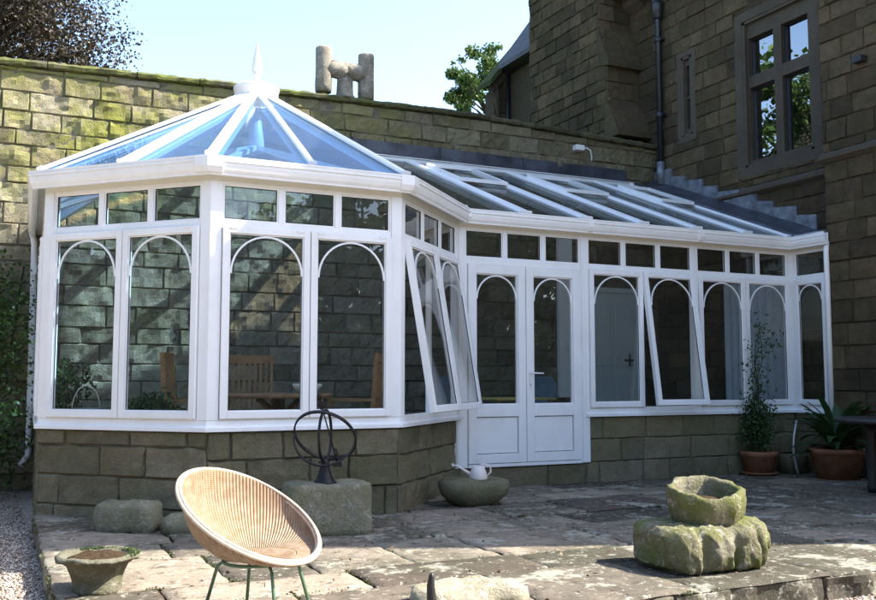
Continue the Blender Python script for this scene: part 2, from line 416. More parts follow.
def cards(name, P, size, mat, parent=None, seed=0, aspect=.6, updir=None, flat=.0, loc=None):
    """many small folded leaf faces from an array of positions"""
    rg = np.random.default_rng(seed); n = len(P)
    a = rg.normal(size=(n, 3)); a[:, 2] *= (1-flat); a /= np.linalg.norm(a, axis=1)[:, None]
    b = rg.normal(size=(n, 3)); b -= a*(a*b).sum(1)[:, None]; b /= np.linalg.norm(b, axis=1)[:, None]
    c = np.cross(a, b); s = size*rg.uniform(.6, 1.3, n)[:, None]
    v = np.stack([P-a*s*.5, P+b*s*.5*aspect+c*s*.08, P+a*s*.5, P-b*s*.5*aspect+c*s*.08], 1).reshape(-1, 3)
    me = bpy.data.meshes.new(name); me.vertices.add(n*4); me.vertices.foreach_set('co', v.ravel().astype('f'))
    me.loops.add(n*4); me.loops.foreach_set('vertex_index', np.arange(n*4, dtype='i'))
    me.polygons.add(n); me.polygons.foreach_set('loop_start', np.arange(n, dtype='i')*4)
    try: me.polygons.foreach_set('loop_total', np.full(n, 4, 'i'))
    except Exception: pass
    me.update(calc_edges=True)
    ca = me.color_attributes.new('Col', 'FLOAT_COLOR', 'CORNER'); k = np.repeat(rg.random(n), 4)
    arr = np.ones((n*4, 4), 'f'); arr[:, 0] = k; arr[:, 1] = k; arr[:, 2] = k; ca.data.foreach_set('color', arr.ravel())
    me.materials.append(M[mat]); o = bpy.data.objects.new(name, me); COL.objects.link(o)
    if parent is not None: o.parent = parent
    return o

# ------------------------------------------------------------------ ground
mb = MB(); mb.poly([(-600, -600, -.16), (600, -600, -.16), (600, 600, -.16), (-600, 600, -.16)])
struct(mb.build('ground', 'lawn'))
mb = MB(); mb.poly([(-18, -19, -.155), (34, -19, -.155), (34, 4.6, -.155), (-18, 4.6, -.155)])  # pale gravel carried far behind the camera to bounce sun onto shaded frames
struct(mb.build('gravel_path', 'gravel'))
def pebbles(regions, seed):
    rg = np.random.default_rng(seed); Ps = []
    for (x0, x1, y0, y1, n) in regions:
        Ps.append(np.stack([rg.uniform(x0, x1, n), rg.uniform(y0, y1, n), rg.uniform(-.156, -.145, n)], 1))
    P = np.concatenate(Ps); n = len(P)
    oct_ = np.array([(1, 0, 0), (0, 1, 0), (-1, 0, 0), (0, -1, 0), (0, 0, .7), (0, 0, -.7)], float)
    F = [(0, 1, 4), (1, 2, 4), (2, 3, 4), (3, 0, 4), (1, 0, 5), (2, 1, 5), (3, 2, 5), (0, 3, 5)]
    s = rg.uniform(.006, .016, (n, 1, 1)); an = rg.uniform(0, 6.28, n)
    V = oct_[None]*rg.uniform(.6, 1.3, (n, 6, 1))*s
    c, si = np.cos(an)[:, None], np.sin(an)[:, None]
    X = V[:, :, 0]*c-V[:, :, 1]*si; Y = V[:, :, 0]*si+V[:, :, 1]*c
    V = np.stack([X, Y, V[:, :, 2]], 2)+P[:, None]
    idx = (np.array(F)[None]+np.arange(n)[:, None, None]*6).reshape(-1)
    me = bpy.data.meshes.new('loose_gravel'); me.vertices.add(n*6); me.vertices.foreach_set('co', V.ravel().astype('f'))
    me.loops.add(n*24); me.loops.foreach_set('vertex_index', idx.astype('i'))
    me.polygons.add(n*8); me.polygons.foreach_set('loop_start', np.arange(n*8, dtype='i')*3); me.update(calc_edges=True)
    ca = me.color_attributes.new('Col', 'FLOAT_COLOR', 'CORNER'); k = np.repeat(rg.random(n), 24)
    arr = np.ones((n*24, 4), 'f'); arr[:, 0] = k; ca.data.foreach_set('color', arr.ravel())
    me.materials.append(M['pebble']); o = bpy.data.objects.new('loose_gravel', me); COL.objects.link(o)
    o['kind'] = 'stuff'; o['label'] = 'pale brown gravel around the flagged terrace'; o['category'] = 'gravel'
pebbles([(-2.3, -1.27, -2.6, 1.5, 15000), (-2.6, -1.3, 1.5, 4.5, 4000), (1.6, 4.8, -4.6, -3.62, 18000)], 4)

# terrace of flagstones
JOINTS = []
mb = MB(); rnd = random.Random(11)
TX0, TX1, TY0, TY1 = -1.26, 8.4, -3.6, 1.21
y = TY0; row = 0
while y < TY1:
    h = rnd.choice((.48, .62, .75, .9)); h = min(h, TY1-y) if TY1-y-h > .2 else TY1-y
    x = TX0
    while x < TX1:
        l = rnd.uniform(.55, 1.3); l = TX1-x if TX1-x-l < .3 else l
        dz = rnd.uniform(-.006, .006); tx, ty = rnd.uniform(-.006, .006), rnd.uniform(-.006, .006)
        col = (rnd.random(), 1. if rnd.random() < .25 else rnd.random()*.4, 0)
        g = .007; e = .012
        nx = max(3, int(l/.09)); ny = max(3, int(h/.09))
        xs = [x+g]+[x+g+e+(l-2*g-2*e)*i/nx for i in range(nx+1)]+[x+l-g]
        ys = [y+g]+[y+g+e+(h-2*g-2*e)*i/ny for i in range(ny+1)]+[y+h-g]
        b = len(mb.v); Wn = len(xs)
        for j, yy in enumerate(ys):
            for i, xx in enumerate(xs):
                p = Vector((xx, yy, 0)); ed = i in (0, Wn-1) or j in (0, len(ys)-1)
                z = dz+tx*(xx-x)+ty*(yy-y)+.007*noise.noise(p*4)+.004*noise.noise(p*13)
                jx = .016*noise.noise(p*5+Vector((9, 2, row))) + .012*noise.noise(p*17+Vector((row, 5, 1)))
                if ed: z -= .013
                xx2 = xx+(jx if i in (0, 1, Wn-2, Wn-1) else 0); yy2 = yy+(jx if j in (0, 1, len(ys)-2, len(ys)-1) else 0)
                mb.v.append((xx2, yy2, z))
        for j in range(len(ys)-1):
            for i in range(Wn-1):
                q = b+j*Wn+i; mb.face((q, q+1, q+Wn+1, q+Wn), col, True)
        JOINTS.append((x, y, x+l, y)); JOINTS.append((x, y, x, y+h))
        x += l
    y += h; row += 1
struct(mb.build('terrace', 'flag'))
mb = MB(); mb.box(TX0+.02, 8.4, TY0+.03, 1.21, -.3, -.02)
struct(mb.build('terrace_bed', 'soil'))
mb = MB()                                              # rough edge stones of the step
masonry(mb, (TX0, TY0+.02, 0), (1, 0, 0), (0, -1, 0), 0, TX1-TX0, -.17, -.006, .16, .9, .045, 5, joint=.004, res=.05)
masonry(mb, (TX0+.02, TY1, 0), (0, -1, 0), (-1, 0, 0), 0, TY1-TY0, -.17, -.006, .16, .9, .03, 6, joint=.004, res=.05)
struct(mb.build('terrace_edge', 'flag'))
# moss and tiny weeds in the joints
rg = np.random.default_rng(3)
pp = []
for (xa, ya, xb, yb) in JOINTS:
    L = math.hypot(xb-xa, yb-ya); nt_ = rg.poisson(L*2.2)
    for _ in range(nt_):
        t_ = rg.uniform(); k = int(rg.integers(12, 60)); sp_l = rg.uniform(.02, .12)
        tt = t_+rg.normal(0, sp_l, k)/L; tt = np.clip(tt, 0, 1)
        pp.append(np.stack([xa+(xb-xa)*tt+rg.normal(0, .006, k), ya+(yb-ya)*tt+rg.normal(0, .006, k), rg.uniform(-.012, .008, k)], 1))
mo = cards('joint_moss', np.concatenate(pp), .014, 'joint_leaf', None, 21)
mo['kind'] = 'stuff'; mo['label'] = 'moss and tiny weeds growing in the joints of the flagstones'; mo['category'] = 'moss'
n = 420; lf = cards('fallen_leaves', np.stack([rg.uniform(-1.2, 7.5, n), rg.uniform(-3.55, 1.0, n), rg.uniform(.006, .016, n)], 1), .03, 'dry_leaf', None, 22, .6, flat=.93)
lf['kind'] = 'stuff'; lf['label'] = 'small dry brown leaves scattered over the flagstones'; lf['category'] = 'leaves'

# ------------------------------------------------------------------ garden wall
YW = 4.55
def cop_z(x): return float(np.interp(x, [-9, -1.7, 1.28, 4.88, 8.4], [5.08, 5.141, 5.235, 5.28, 5.165]))
gw = tag(empty('garden_wall', (0, YW, 0)), 'tall mossy stone garden wall with overhanging coping behind the conservatory', 'wall')
mb = MB()
masonry(mb, (-9, YW, 0), (1, 0, 0), (0, -1, 0), 0, 17.4, -.16, 5.25, .235, .52, .045, 21, zt=lambda s: cop_z(s-9)-.10, res=.055)
o = mb.build('stone_courses', 'garden_stone'); o.parent = gw; o.location = (0, -YW, 0)
mb = MB()
for i in range(29):
    a = -9+.6*i; mb.box(a, a+.6, YW+.003, YW+.42, -.16, cop_z(a+.3)-.11)
o = mb.build('mortar_core', 'mortar'); o.parent = gw; o.location = (0, -YW, 0)
mb = MB(); rnd = random.Random(5); x = -9
while x < 8.4:
    l = min(rnd.uniform(.8, 1.3), 8.4-x)
    if 8.4-x-l < .3: l = 8.4-x
    n = max(4, int(l/.06)); rings = []; col = (rnd.random(), .1, 0)
    for i in range(n+1):
        xx = x+.006+(l-.012)*i/n; zt = cop_z(xx); r = []
        for (yy, zz) in ((YW+.47, zt-.1), (YW-.03, zt-.10), (YW-.075, zt-.09), (YW-.085, zt-.05), (YW-.05, zt-.015), (YW+.05, zt+.005), (YW+.2, zt+.015), (YW+.47, zt)):
            p = Vector((xx, yy, zz)); d = .022*noise.noise(p*9)+.014*noise.noise(p*27)
            r.append((xx, yy-d*.8, zz+d*.7))
        rings.append(r)
    mb.loft(rings, True, True, col); x += l
o = mb.build('coping', 'coping'); o.parent = gw; o.location = (0, -YW, 0)

# H shaped pot on the wall
hp = tag(empty('chimney_pot', (2.88, 4.76, 5.27)), 'weathered H-shaped stone chimney pot standing on top of the garden wall', 'chimney pot')
def pn(p, a):
    d = .006*noise.noise(p*14); return p+Vector((math.cos(a), math.sin(a), 0))*d
for dx, zb, zt in ((-.33, .06, .73), (.33, .03, .72)):
    mb = MB(); mb.lathe([(.10, zb), (.118, zb+.01), (.122, zb+.1), (.118, (zb+zt)/2), (.12, zt-.03), (.112, zt), (.088, zt), (.08, zt-.2), (.002, zt-.21)], 28, (dx, 0), fn=pn)
    mb.build('pot_cylinder', 'pot_stone', hp)
mb = MB(); mb.lathe([(.15, .0), (.15, .04), (.125, .07), (.115, .3), (.11, .5), (.02, .52)], 24, (0, 0), fn=pn); mb.build('pot_stem', 'pot_stone', hp)
mb = MB()
for sgn in (-1, 1):
    mb.tube([(0, 0, .38), (sgn*.08, 0, .43), (sgn*.2, 0, .43), (sgn*.33, 0, .38)], [.14, .135, .125, .12], 18)
mb.tube([(-.3, 0, .47), (.3, 0, .46)], [.10, .10], 16)
mb.build('pot_crossbar', 'pot_stone', hp)

# floodlight
fl = tag(empty('floodlight', (6.8, YW-.06, 4.9)), 'small white floodlight with curled cable on the garden wall', 'floodlight')
mb = MB(); mb.box(-.11, .05, -.1, .02, -.04, .05); mb.build('lamp_housing', 'white_paint', fl, bevel=.01)
mb = MB(); mb.tube([(.05, .0, .02), (.15, -.01, .03), (.22, -.01, .0), (.25, 0, -.1), (.25, .01, -.17)], .012, 6); mb.build('cable', 'white_paint', fl)

# ------------------------------------------------------------------ the stone house
XA, XB = 8.4, 7.87
hs = tag(empty('stone_house', (XA, 0, 0)), 'dark sandstone house with mullioned window rising at the right end of the conservatory', 'house')
def hb(mb, name, mat, **k):
    o = mb.build(name, mat, **k); o.parent = hs; o.location = (-XA, 0, 0); return o
# s coordinate on these walls is measured along -Y from y=10.5 ; hole rects in (s, z)
Y0 = 10.5
def sy(y): return Y0-y
W_big = (sy(2.60), sy(1.05), 4.20, 6.68); W_sm = (sy(3.93), sy(3.52), 5.05, 6.52)
mb = MB()
masonry(mb, (XA, Y0, 0), (0, -1, 0), (-1, 0, 0), sy(6.2), sy(.57), 0, 7.9, .24, .42, .03, 31, holes=[W_big, W_sm, (0, 20, 3.90, 4.02)], res=.09)
hb(mb, 'wall', 'house_stone')
mb = MB(); core(mb, (XA, Y0, 0), (0, -1, 0), (-1, 0, 0), sy(9.45), sy(.57), 0, 7.9, .5, holes=[W_big, W_sm])
hb(mb, 'wall_core', 'mortar_dark')
# projecting right wing (gabled off picture to the right)
mb = MB()
masonry(mb, (XB, Y0, 0), (0, -1, 0), (-1, 0, 0), sy(.57), sy(-4.48), 0, 10.5, .25, .45, .03, 32, res=.1, holes=[(0, 20, 3.93, 4.05)])
masonry(mb, (XB, -4.48, 0), (1, 0, 0), (0, -1, 0), 0, 3, 0, 10.5, .31, .6, .025, 33, res=.12)
hb(mb, 'wall', 'house_stone')
mb = MB(); mb.box(XB+.008, XB+6, -4.472, .57, 0, 10.4); hb(mb, 'wall_core', 'mortar_dark')
# string courses
def course(mb, x, y0, y1, z, proj=.09, h=.12):
    prof = [(0, 0), (-proj*.3, 0), (-proj, h*.35), (-proj, h*.7), (-proj*.55, h*.8), (0, h*1.3)]
    mb.loft([[(x+a, yy, z+b) for a, b in prof] for yy in (y0, y1)], True)
mb = MB(); course(mb, XA, 3.1, .57, 3.88); course(mb, XB, .6, -4.5, 3.92); hb(mb, 'string_course', 'dressed_stone')
# big mullioned window
def stone_window(y0, y1, z0, z1, ys, zs, surround=.14, rec=.09):
    """ys: list of (ya, yb) lights (ya>yb), zs: list of (za, zb)"""
    mb = MB(); x = XA
    def bx(ya, yb, za, zb, xo, xi): mb.box(x+xo, x+xi, min(ya, yb), max(ya, yb), za, zb)
    # outer chamfered frame: jambs, head, sill
    def ringf(oy0, oy1, oz0, oz1, iy0, iy1, iz0, iz1, xo, xi):
        A = [(xo, oy0, oz0), (xo, oy1, oz0), (xo, oy1, oz1), (xo, oy0, oz1)]
        B = [(xi, iy0, iz0), (xi, iy1, iz0), (xi, iy1, iz1), (xi, iy0, iz1)]
        for i in range(4):
            j = (i+1) % 4
            mb.poly([(x+a, b, c) for a, b, c in (A[i], A[j], B[j], B[i])])
    ringf(y0, y1, z0, z1, y0-surround, y1+surround, z0+surround, z1-surround, -.012, -.012)
    ringf(y0-surround, y1+surround, z0+surround, z1-surround, y0-surround-.06, y1+surround+.06, z0+surround+.05, z1-surround-.06, -.012, rec*.6)
    # solid blocks filling between lights
    a0, a1 = y0-surround-.06, y1+surround+.06; b0, b1 = z0+surround+.05, z1-surround-.06
    holes = [(-ya, -yb, za, zb) for ya, yb in ys for za, zb in zs]
    for (p, q, r_, s_) in rsubs((-a0, -a1, b0, b1), holes):
        mb.box(x+rec*.6+.003, x+.3, -q, -p, r_, s_)
    mb.box(x-.0, x+.28, y1, y1+surround+.06, z0, z1) ; mb.box(x, x+.28, y0-surround-.06, y0, z0, z1)
    mb.box(x, x+.28, y1+.01, y0-.01, z0, z0+surround+.04); mb.box(x, x+.28, y1+.01, y0-.01, z1-surround-.05, z1)
    o = hb(mb, 'window', 'dressed_stone')
    for ya, yb in ys:
        for za, zb in zs:
            g = MB(); g.box(x+rec+.06, x+rec+.07, yb, ya, za, zb)
            p = g.build('pane', 'house_glass', o)
            f = MB(); t = .018
            for q in ((yb, yb+t, za, zb), (ya-t, ya, za, zb), (yb+t, ya-t, za, za+t), (yb+t, ya-t, zb-t, zb)):
                f.box(x+rec+.035, x+rec+.058, q[0], q[1], q[2], q[3])
            f.build('casement_frame', 'black_iron', o)
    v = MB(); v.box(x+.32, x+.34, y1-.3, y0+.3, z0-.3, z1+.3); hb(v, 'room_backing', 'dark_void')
stone_window(2.62, 1.03, 4.18, 6.70, [(2.405, 1.915), (1.765, 1.275)], [(4.42, 5.53), (5.71, 6.29)])
stone_window(3.95, 3.50, 5.03, 6.54, [(3.79, 3.66)], [(5.25, 5.75), (5.78, 6.30)], .09, .08)
# chimney breast with weathered shoulders beyond the garden wall
mb = MB(); xb = 7.7
masonry(mb, (xb, Y0, 0), (0, -1, 0), (-1, 0, 0), sy(7.45), sy(4.82), 4.9, 10.5, .24, .4, .035, 35, res=.09,
        holes=[(sy(5.16), 20, 7.28, 11), (sy(4.95), 20, 6.0, 7.3), (sy(4.97), 20, 6.9, 7.3)])
masonry(mb, (xb, 5.16, 0), (1, 0, 0), (0, -1, 0), 0, .7, 7.2, 10.5, .28, .4, .03, 36)
masonry(mb, (xb, 4.95, 0), (1, 0, 0), (0, -1, 0), 0, .7, 6.0, 6.7, .28, .4, .03, 37)
masonry(mb, (xb, 7.45, 0), (1, 0, 0), (0, 1, 0), 0, .7, 4.9, 10.5, .28, .4, .03, 38)
hb(mb, 'chimney_breast', 'house_stone')
mb = MB(); mb.box(xb+.01, XA, 5.17, 7.44, 0, 10.45); mb.box(xb+.01, XA, 4.96, 5.17, 0, 6.7); mb.box(xb+.01, XA, 4.5+.47, 4.96, 0, 5.3)
mb.loft([[(xx, 5.16, 7.35), (xx, 4.84, 6.62), (xx, 4.84, 6.55), (xx, 5.16, 6.62)] for xx in (xb-.03, XA)], True)
mb.loft([[(xx, 4.97, 6.05), (xx, 4.60, 5.36), (xx, 4.60, 5.28), (xx, 4.97, 5.28)] for xx in (xb-.03, XA)], True)
hb(mb, 'chimney_shoulders', 'house_stone')
# lower roof edge, gutter and downpipe beyond the garden wall
mb = MB(); mb.loft([[(XA-.32, yy, 7.92), (XA-.32, yy, 8.02), (XA+3.7, yy, 12.0), (XA+7.5, yy, 8.)] for yy in (.8, 4.59)], True); hb(mb, 'roof', 'slate')
mb = MB(); mb.loft([[(XA-.32, yy, 7.92), (XA-.32, yy, 8.02), (XA+3.7, yy, 13.6), (XA+7.5, yy, 8.)] for yy in (4.6, 9.45)], True); hb(mb, 'roof', 'slate')  # ridge raised to keep the sun off the far gable
mb = MB(); mb.box(XA-.42, XA-.28, 4.55, 5.5, 7.88, 8.0); hb(mb, 'gutter', 'black_iron')
mb = MB(); mb.loft([[(XA-.16, yy, 7.74), (XA, yy, 7.62), (XA, yy, 7.9), (XA-.2, yy, 7.9)] for yy in (4.7, 5.9)], True); hb(mb, 'eaves_cornice', 'dressed_stone')
mb = MB(); px_, py_ = XA-.09, 4.30
mb.tube([(XA-.35, 4.75, 7.86), (XA-.3, 4.6, 7.80), (px_-.05, py_+.05, 7.62), (px_, py_, 7.5), (px_, py_, 4.75)], .05, 12)
mb.lathe([(.05, 7.25), (.085, 7.28), (.1, 7.5), (.1, 7.56), (.03, 7.57)], 12, (px_, py_))
for z in (5.6, 6.9): mb.lathe([(.05, z-.05), (.064, z-.045), (.064, z+.045), (.05, z+.05)], 12, (px_, py_)); mb.box(px_-.02, XA, py_-.09, py_+.09, z-.02, z+.02)
hb(mb, 'drainpipe', 'black_iron')
mb = MB(); mb.tube([(px_, py_, 4.8), (px_, py_, 4.42)], .068, 12); hb(mb, 'pipe_shoe', 'lead')
# far gable
mb = MB()
masonry(mb, (8.02, 9.5, 0), (1, 0, 0), (0, -1, 0), 0, 2.2, 4.5, 10., .28, .3, .03, 41, zt=lambda s: 7.42+1.12*s)
hb(mb, 'gable_wall', 'house_stone')
mb = MB(); mb.loft([[(8.03, yy, 0), (10.4, yy, 0), (10.4, yy, 10.2), (8.03, yy, 7.5)] for yy in (9.51, 9.9)], True); hb(mb, 'gable_core', 'mortar_dark')
mb = MB(); mb.loft([[(7.84, yy, 7.55), (7.84, yy, 7.66), (10.4, yy, 10.78), (10.4, yy, 10.6)] for yy in (9.3, 9.9)], True); hb(mb, 'gable_roof', 'moss_slate')
mb = MB(); mb.loft([[(7.98, yy, 7.42), (7.9, yy, 7.55), (10.4, yy, 10.6), (10.4, yy, 10.42)] for yy in (9.4, 9.5)], True); hb(mb, 'barge_board', 'bark')
mb = MB(); mb.tube([(8.32, 9.4, 7.85), (8.31, 9.4, 5.2)], .035, 8); hb(mb, 'drainpipe', 'black_iron')
mb = MB(); mb.loft([[(8.02, yy, 7.3), (7.86, yy, 7.5), (8.1, yy, 7.55), (8.1, yy, 6.9)] for yy in (9.42, 9.5)], True); hb(mb, 'kneeler', 'dressed_stone')
# unseen wing roof, plus stacks added to block sun from wall and bay
mb = MB()
mb.loft([[(XB-.25, yy, 10.35), (XB-.25, yy, 10.5), (XB+3, yy, 11.9), (XB+6.2, yy, 10.4)] for yy in (-4.6, .75)], True)
hb(mb, 'roof', 'slate')
for (y0, y1, zt, x1) in ((.15, .6, 13.2, 8.7), (2.0, 4.6, 11.6, 10.)):
    mb = MB(); x0_ = XB if y1 < 1 else XA
    masonry(mb, (x0_, y1, 0), (0, -1, 0), (-1, 0, 0), 0, y1-y0, 8.1, zt, .3, .5, .02, 44, res=.12)
    mb.box(x0_+.01, x1, y0, y1, 8.0, zt)
    hb(mb, 'shadow_stack', 'house_stone')
mb = MB(); mb.box(XB-.12, XB, -.14, .0, 5.05, 5.12); hb(mb, 'wall_bracket', 'black_iron')

# ------------------------------------------------------------------ conservatory
cs = tag(empty('conservatory', (0, 0, 0)), 'white framed Victorian conservatory with glass roof, bay end and arched window bars', 'conservatory')
W = 1.7176; s2 = math.sqrt(.5)*W
A, B, C_, D = Vector((-s2, s2, 0)), Vector((0, 0, 0)), Vector((W, 0, 0)), Vector((W+s2, s2, 0))
E = Vector((7.91, s2, 0)); Fp = Vector((7.91, .60, 0)); Z = Vector((-1.12, 4.52, 0))
U = (E.x-D.x-.0)/3
PTS = [Z, A, B, C_, D, E, Fp]

def offset_path(pts, d):
    """offset to the outward (right hand) side by d, mitred"""
    o = []
    n = len(pts)
    for i, p in enumerate(pts):
        ns = []
        if i > 0: t = (p-pts[i-1]).normalized(); ns.append(Vector((t.y, -t.x, 0)))
        if i < n-1: t = (pts[i+1]-p).normalized(); ns.append(Vector((t.y, -t.x, 0)))
        if len(ns) == 2:
            m = (ns[0]+ns[1]).normalized(); o.append(p+m*(d/m.dot(ns[0])))
        else: o.append(p+ns[0]*d)
    return o
def sweep(mb, pts, prof, col=(.5, 0, 0)):
    """prof: list of (outward, z)"""
    cols = [offset_path(pts, d) for d, _ in prof]
    rings = [[(cols[k][i].x, cols[k][i].y, prof[k][1]) for k in range(len(prof))] for i in range(len(pts))]
    mb.loft(rings, True, True, col)

# dwarf walls
mb = MB()
for (P, Q, sd_) in ((A, B, 1), (B, C_, 2), (C_, D, 3), (Z, A, 7)):
    d = (Q-P); L = d.length; d.normalize(); n = Vector((d.y, -d.x, 0))
    masonry(mb, P+n*.0, d, n, 0 if sd_ != 7 else 0, L, -.16 if sd_ in (1, 7) else -.03, .75, .262, .52, .032, 50+sd_, var=.03, res=.06)
DX1 = D.x+U+.0
mb.build('dwarf_wall', 'dwarf_stone', cs); mb = MB()
masonry(mb, Vector((DX1, s2, 0)), (1, 0, 0), (0, -1, 0), 0, E.x-DX1, -.03, .75, .262, .5, .02, 60, var=.05, res=.07)
masonry(mb, E, (0, -1, 0), (-1, 0, 0), 0, .6, -.03, .75, .262, .5, .02, 61, var=.05)
mb.build('dwarf_wall', 'dwarf_stone', cs)
mb = MB(); sweep(mb, [Z, A, B, C_, D], [(-.012, -.16), (-.012, .749), (-.25, .749), (-.25, -.16)])
sweep(mb, [Vector((DX1, s2, 0)), E, Fp], [(-.012, -.16), (-.012, .749), (-.25, .749), (-.25, -.16)])
mb.build('wall_core', 'mortar', cs)
# doorstep
mb = MB(); masonry(mb, Vector((D.x, s2, 0)), (1, 0, 0), (0, -1, 0), 0, U, -.02, .222, .25, 1.0, .02, 63, var=.0)
mb.box(D.x, D.x+U, s2+.01, s2+.25, -.1, .222); mb.build('doorstep', 'dwarf_stone', cs)
# floor
mb = MB(); mb.poly([(Z.x+.2, 4.5, .3), (A.x+.2, s2, .3), (.1, .2, .3), (W-.1, .2, .3), (D.x, s2+.2, .3), (8.38, s2+.2, .3), (8.38, 4.5, .3)])
mb.build('floor', 'tile', cs)
# sill, eaves, gutter swept round the plan
mb = MB(); sp = [(-.16, .75), (.055, .75), (.055, .785), (.03, .80), (.024, .845), (-.16, .845)]
sweep(mb, [Z, A, B, C_, D], sp); sweep(mb, [Vector((DX1, s2, 0)), E, Fp], sp)
mb.build('sill', 'upvc', cs, bevel=.003)
mb = MB(); sweep(mb, PTS, [(-.1, 2.86), (.028, 2.86), (.028, 2.955), (.09, 2.965), (.09, 3.04), (-.1, 3.05)])
mb.build('eaves_beam', 'upvc_cream', cs)
mb = MB(); sweep(mb, PTS[:-1]+[Vector((7.91, .5, 0))], [(.094, 2.90), (.112, 2.882), (.138, 2.882), (.142, 2.902), (.148, 2.908), (.158, 2.925), (.170, 2.962), (.170, 2.985), (.182, 2.991), (.182, 3.008), (.170, 3.011), (.170, 3.02), (.180, 3.026), (.180, 3.038), (.158, 3.038), (.150, 2.99), (.13, 2.92), (.104, 2.92), (.104, 3.03), (.094, 3.03)])
mb.build('gutter', 'upvc', cs)
for P, t in ((B, (1, 0)), (C_, (1, 0)), (D, (1, 0)), (D+Vector((U, 0, 0)), None), (D+Vector((2*U, 0, 0)), None), (E, None), ):
    mb = MB()
    if t is None: c = [P-Vector((.035, 0, 0)), P+Vector((.035, 0, 0))]
    else:
        i = PTS.index(P); c = [P+(PTS[i-1]-P).normalized()*.05, P, P+(PTS[i+1]-P).normalized()*.05]
    sweep(mb, c, [(.10, 2.905), (.13, 2.885), (.162, 2.902), (.186, 2.948), (.186, 3.028), (.16, 3.028)])
    mb.build('gutter_joint', 'upvc', cs)

# corner posts
def corner_post(P, Q0, Q1, name='corner_post', wd=.085, z0=.845, z1=2.86):
    d0 = (P-Q0).normalized(); d1 = (Q1-P).normalized()
    pts = [P-d0*wd, P, P+d1*wd]
    o = offset_path(pts, .03); i_ = offset_path(pts, -.05)
    mb = MB(); mb.prism([(q.x, q.y) for q in o+i_[::-1]], z0, z1); mb.build(name, 'upvc', cs, bevel=.004)
corner_post(A, Z, B); corner_post(B, A, C_); corner_post(C_, B, D); corner_post(E, D, Fp)
corner_post(D, C_, E, z0=.23)
mb = MB(); mb.prism([(7.91-.03, .60), (7.91-.03, .50), (8.0, .50), (8.0, .60)], .845, 2.86); mb.build('corner_post', 'upvc', cs, bevel=.004)
mb = MB(); mb.prism([(Z.x-.03, 4.54), (Z.x-.03, 4.4), (Z.x+.1, 4.4), (Z.x+.1, 4.54)], .845, 2.86); mb.build('corner_post', 'upvc', cs)

def arch(mb, xa, xb, ztop, y, r=.008, drop=None):
    c = (xa+xb)/2; rad = (xb-xa)/2; pts = []
    hh = drop or rad
    n = 20
    for i in range(n+1):
        a = math.pi*i/n; pts.append((c-rad*math.cos(a), y, ztop-hh+hh*math.sin(a)))
    rings = []
    for i, p in enumerate(pts):
        q0 = Vector(pts[max(0, i-1)]); q1 = Vector(pts[min(n, i+1)]); t = (q1-q0).normalized(); nr = Vector((-t.z, 0, t.x))
        p = Vector(p); rings.append([p+nr*r+Vector((0, .006, 0)), p+nr*r-Vector((0, .006, 0)), p-nr*r-Vector((0, .006, 0)), p-nr*r+Vector((0, .006, 0))])
    mb.loft(rings, True)

def frame(mb, x0, x1, z0, z1, t, y0, y1, tb=None, tt=None):
    tb = tb or t; tt = tt or t
    mb.box(x0, x0+t, y0, y1, z0, z1); mb.box(x1-t, x1, y0, y1, z0, z1)
    mb.box(x0+t, x1-t, y0, y1, z0, z0+tb); mb.box(x0+t, x1-t, y0, y1, z1-tt, z1)

def casement(P, rz, x0, x1, z0, z1, angle=0):
    """top hung sash: x0..x1 along the wall, origin at the hinge line"""
    h = z1-z0; w_ = x1-x0; t = .058
    loc = P+Matrix.Rotation(rz, 3, 'Z') @ Vector((x0, -.026 if angle == 0 else -.034, 0))+Vector((0, 0, z1))
    mb = MB(); frame(mb, 0, w_, -h, 0, t, -.03, .03)
    frame(mb, t-.001, w_-t+.001, -h+t-.001, -t+.001, .012, -.016, .018)
    o = mb.build('casement', 'upvc', cs, loc, rz, -angle, bevel=.004)
    g = MB(); g.box(t, w_-t, -.004, .004, -h+t, -t); g.build('pane', 'glass', o)
    k_ = MB(); frame(k_, t-.001, w_-t+.001, -h+t-.001, -t+.001, .0, -.0, .0) if False else None
    frame(k_, t+.0105, w_-t-.0105, -h+t+.0105, -t-.0105, .0045, -.0125, -.0045); k_.build('gasket', 'rubber', o)
    for hx_ in (.12*w_, .88*w_):
        hb_ = MB(); hb_.box(hx_-.03, hx_+.03, -.036, -.0305, -.020, -.004); hb_.build('hinge', 'upvc', o)
    a = MB(); arch(a, t+.014, w_-t-.014, -t-.018, -.012, drop=min((w_-2*t)/2, .36)); a.build('arch_bar', 'upvc', o)
    return o

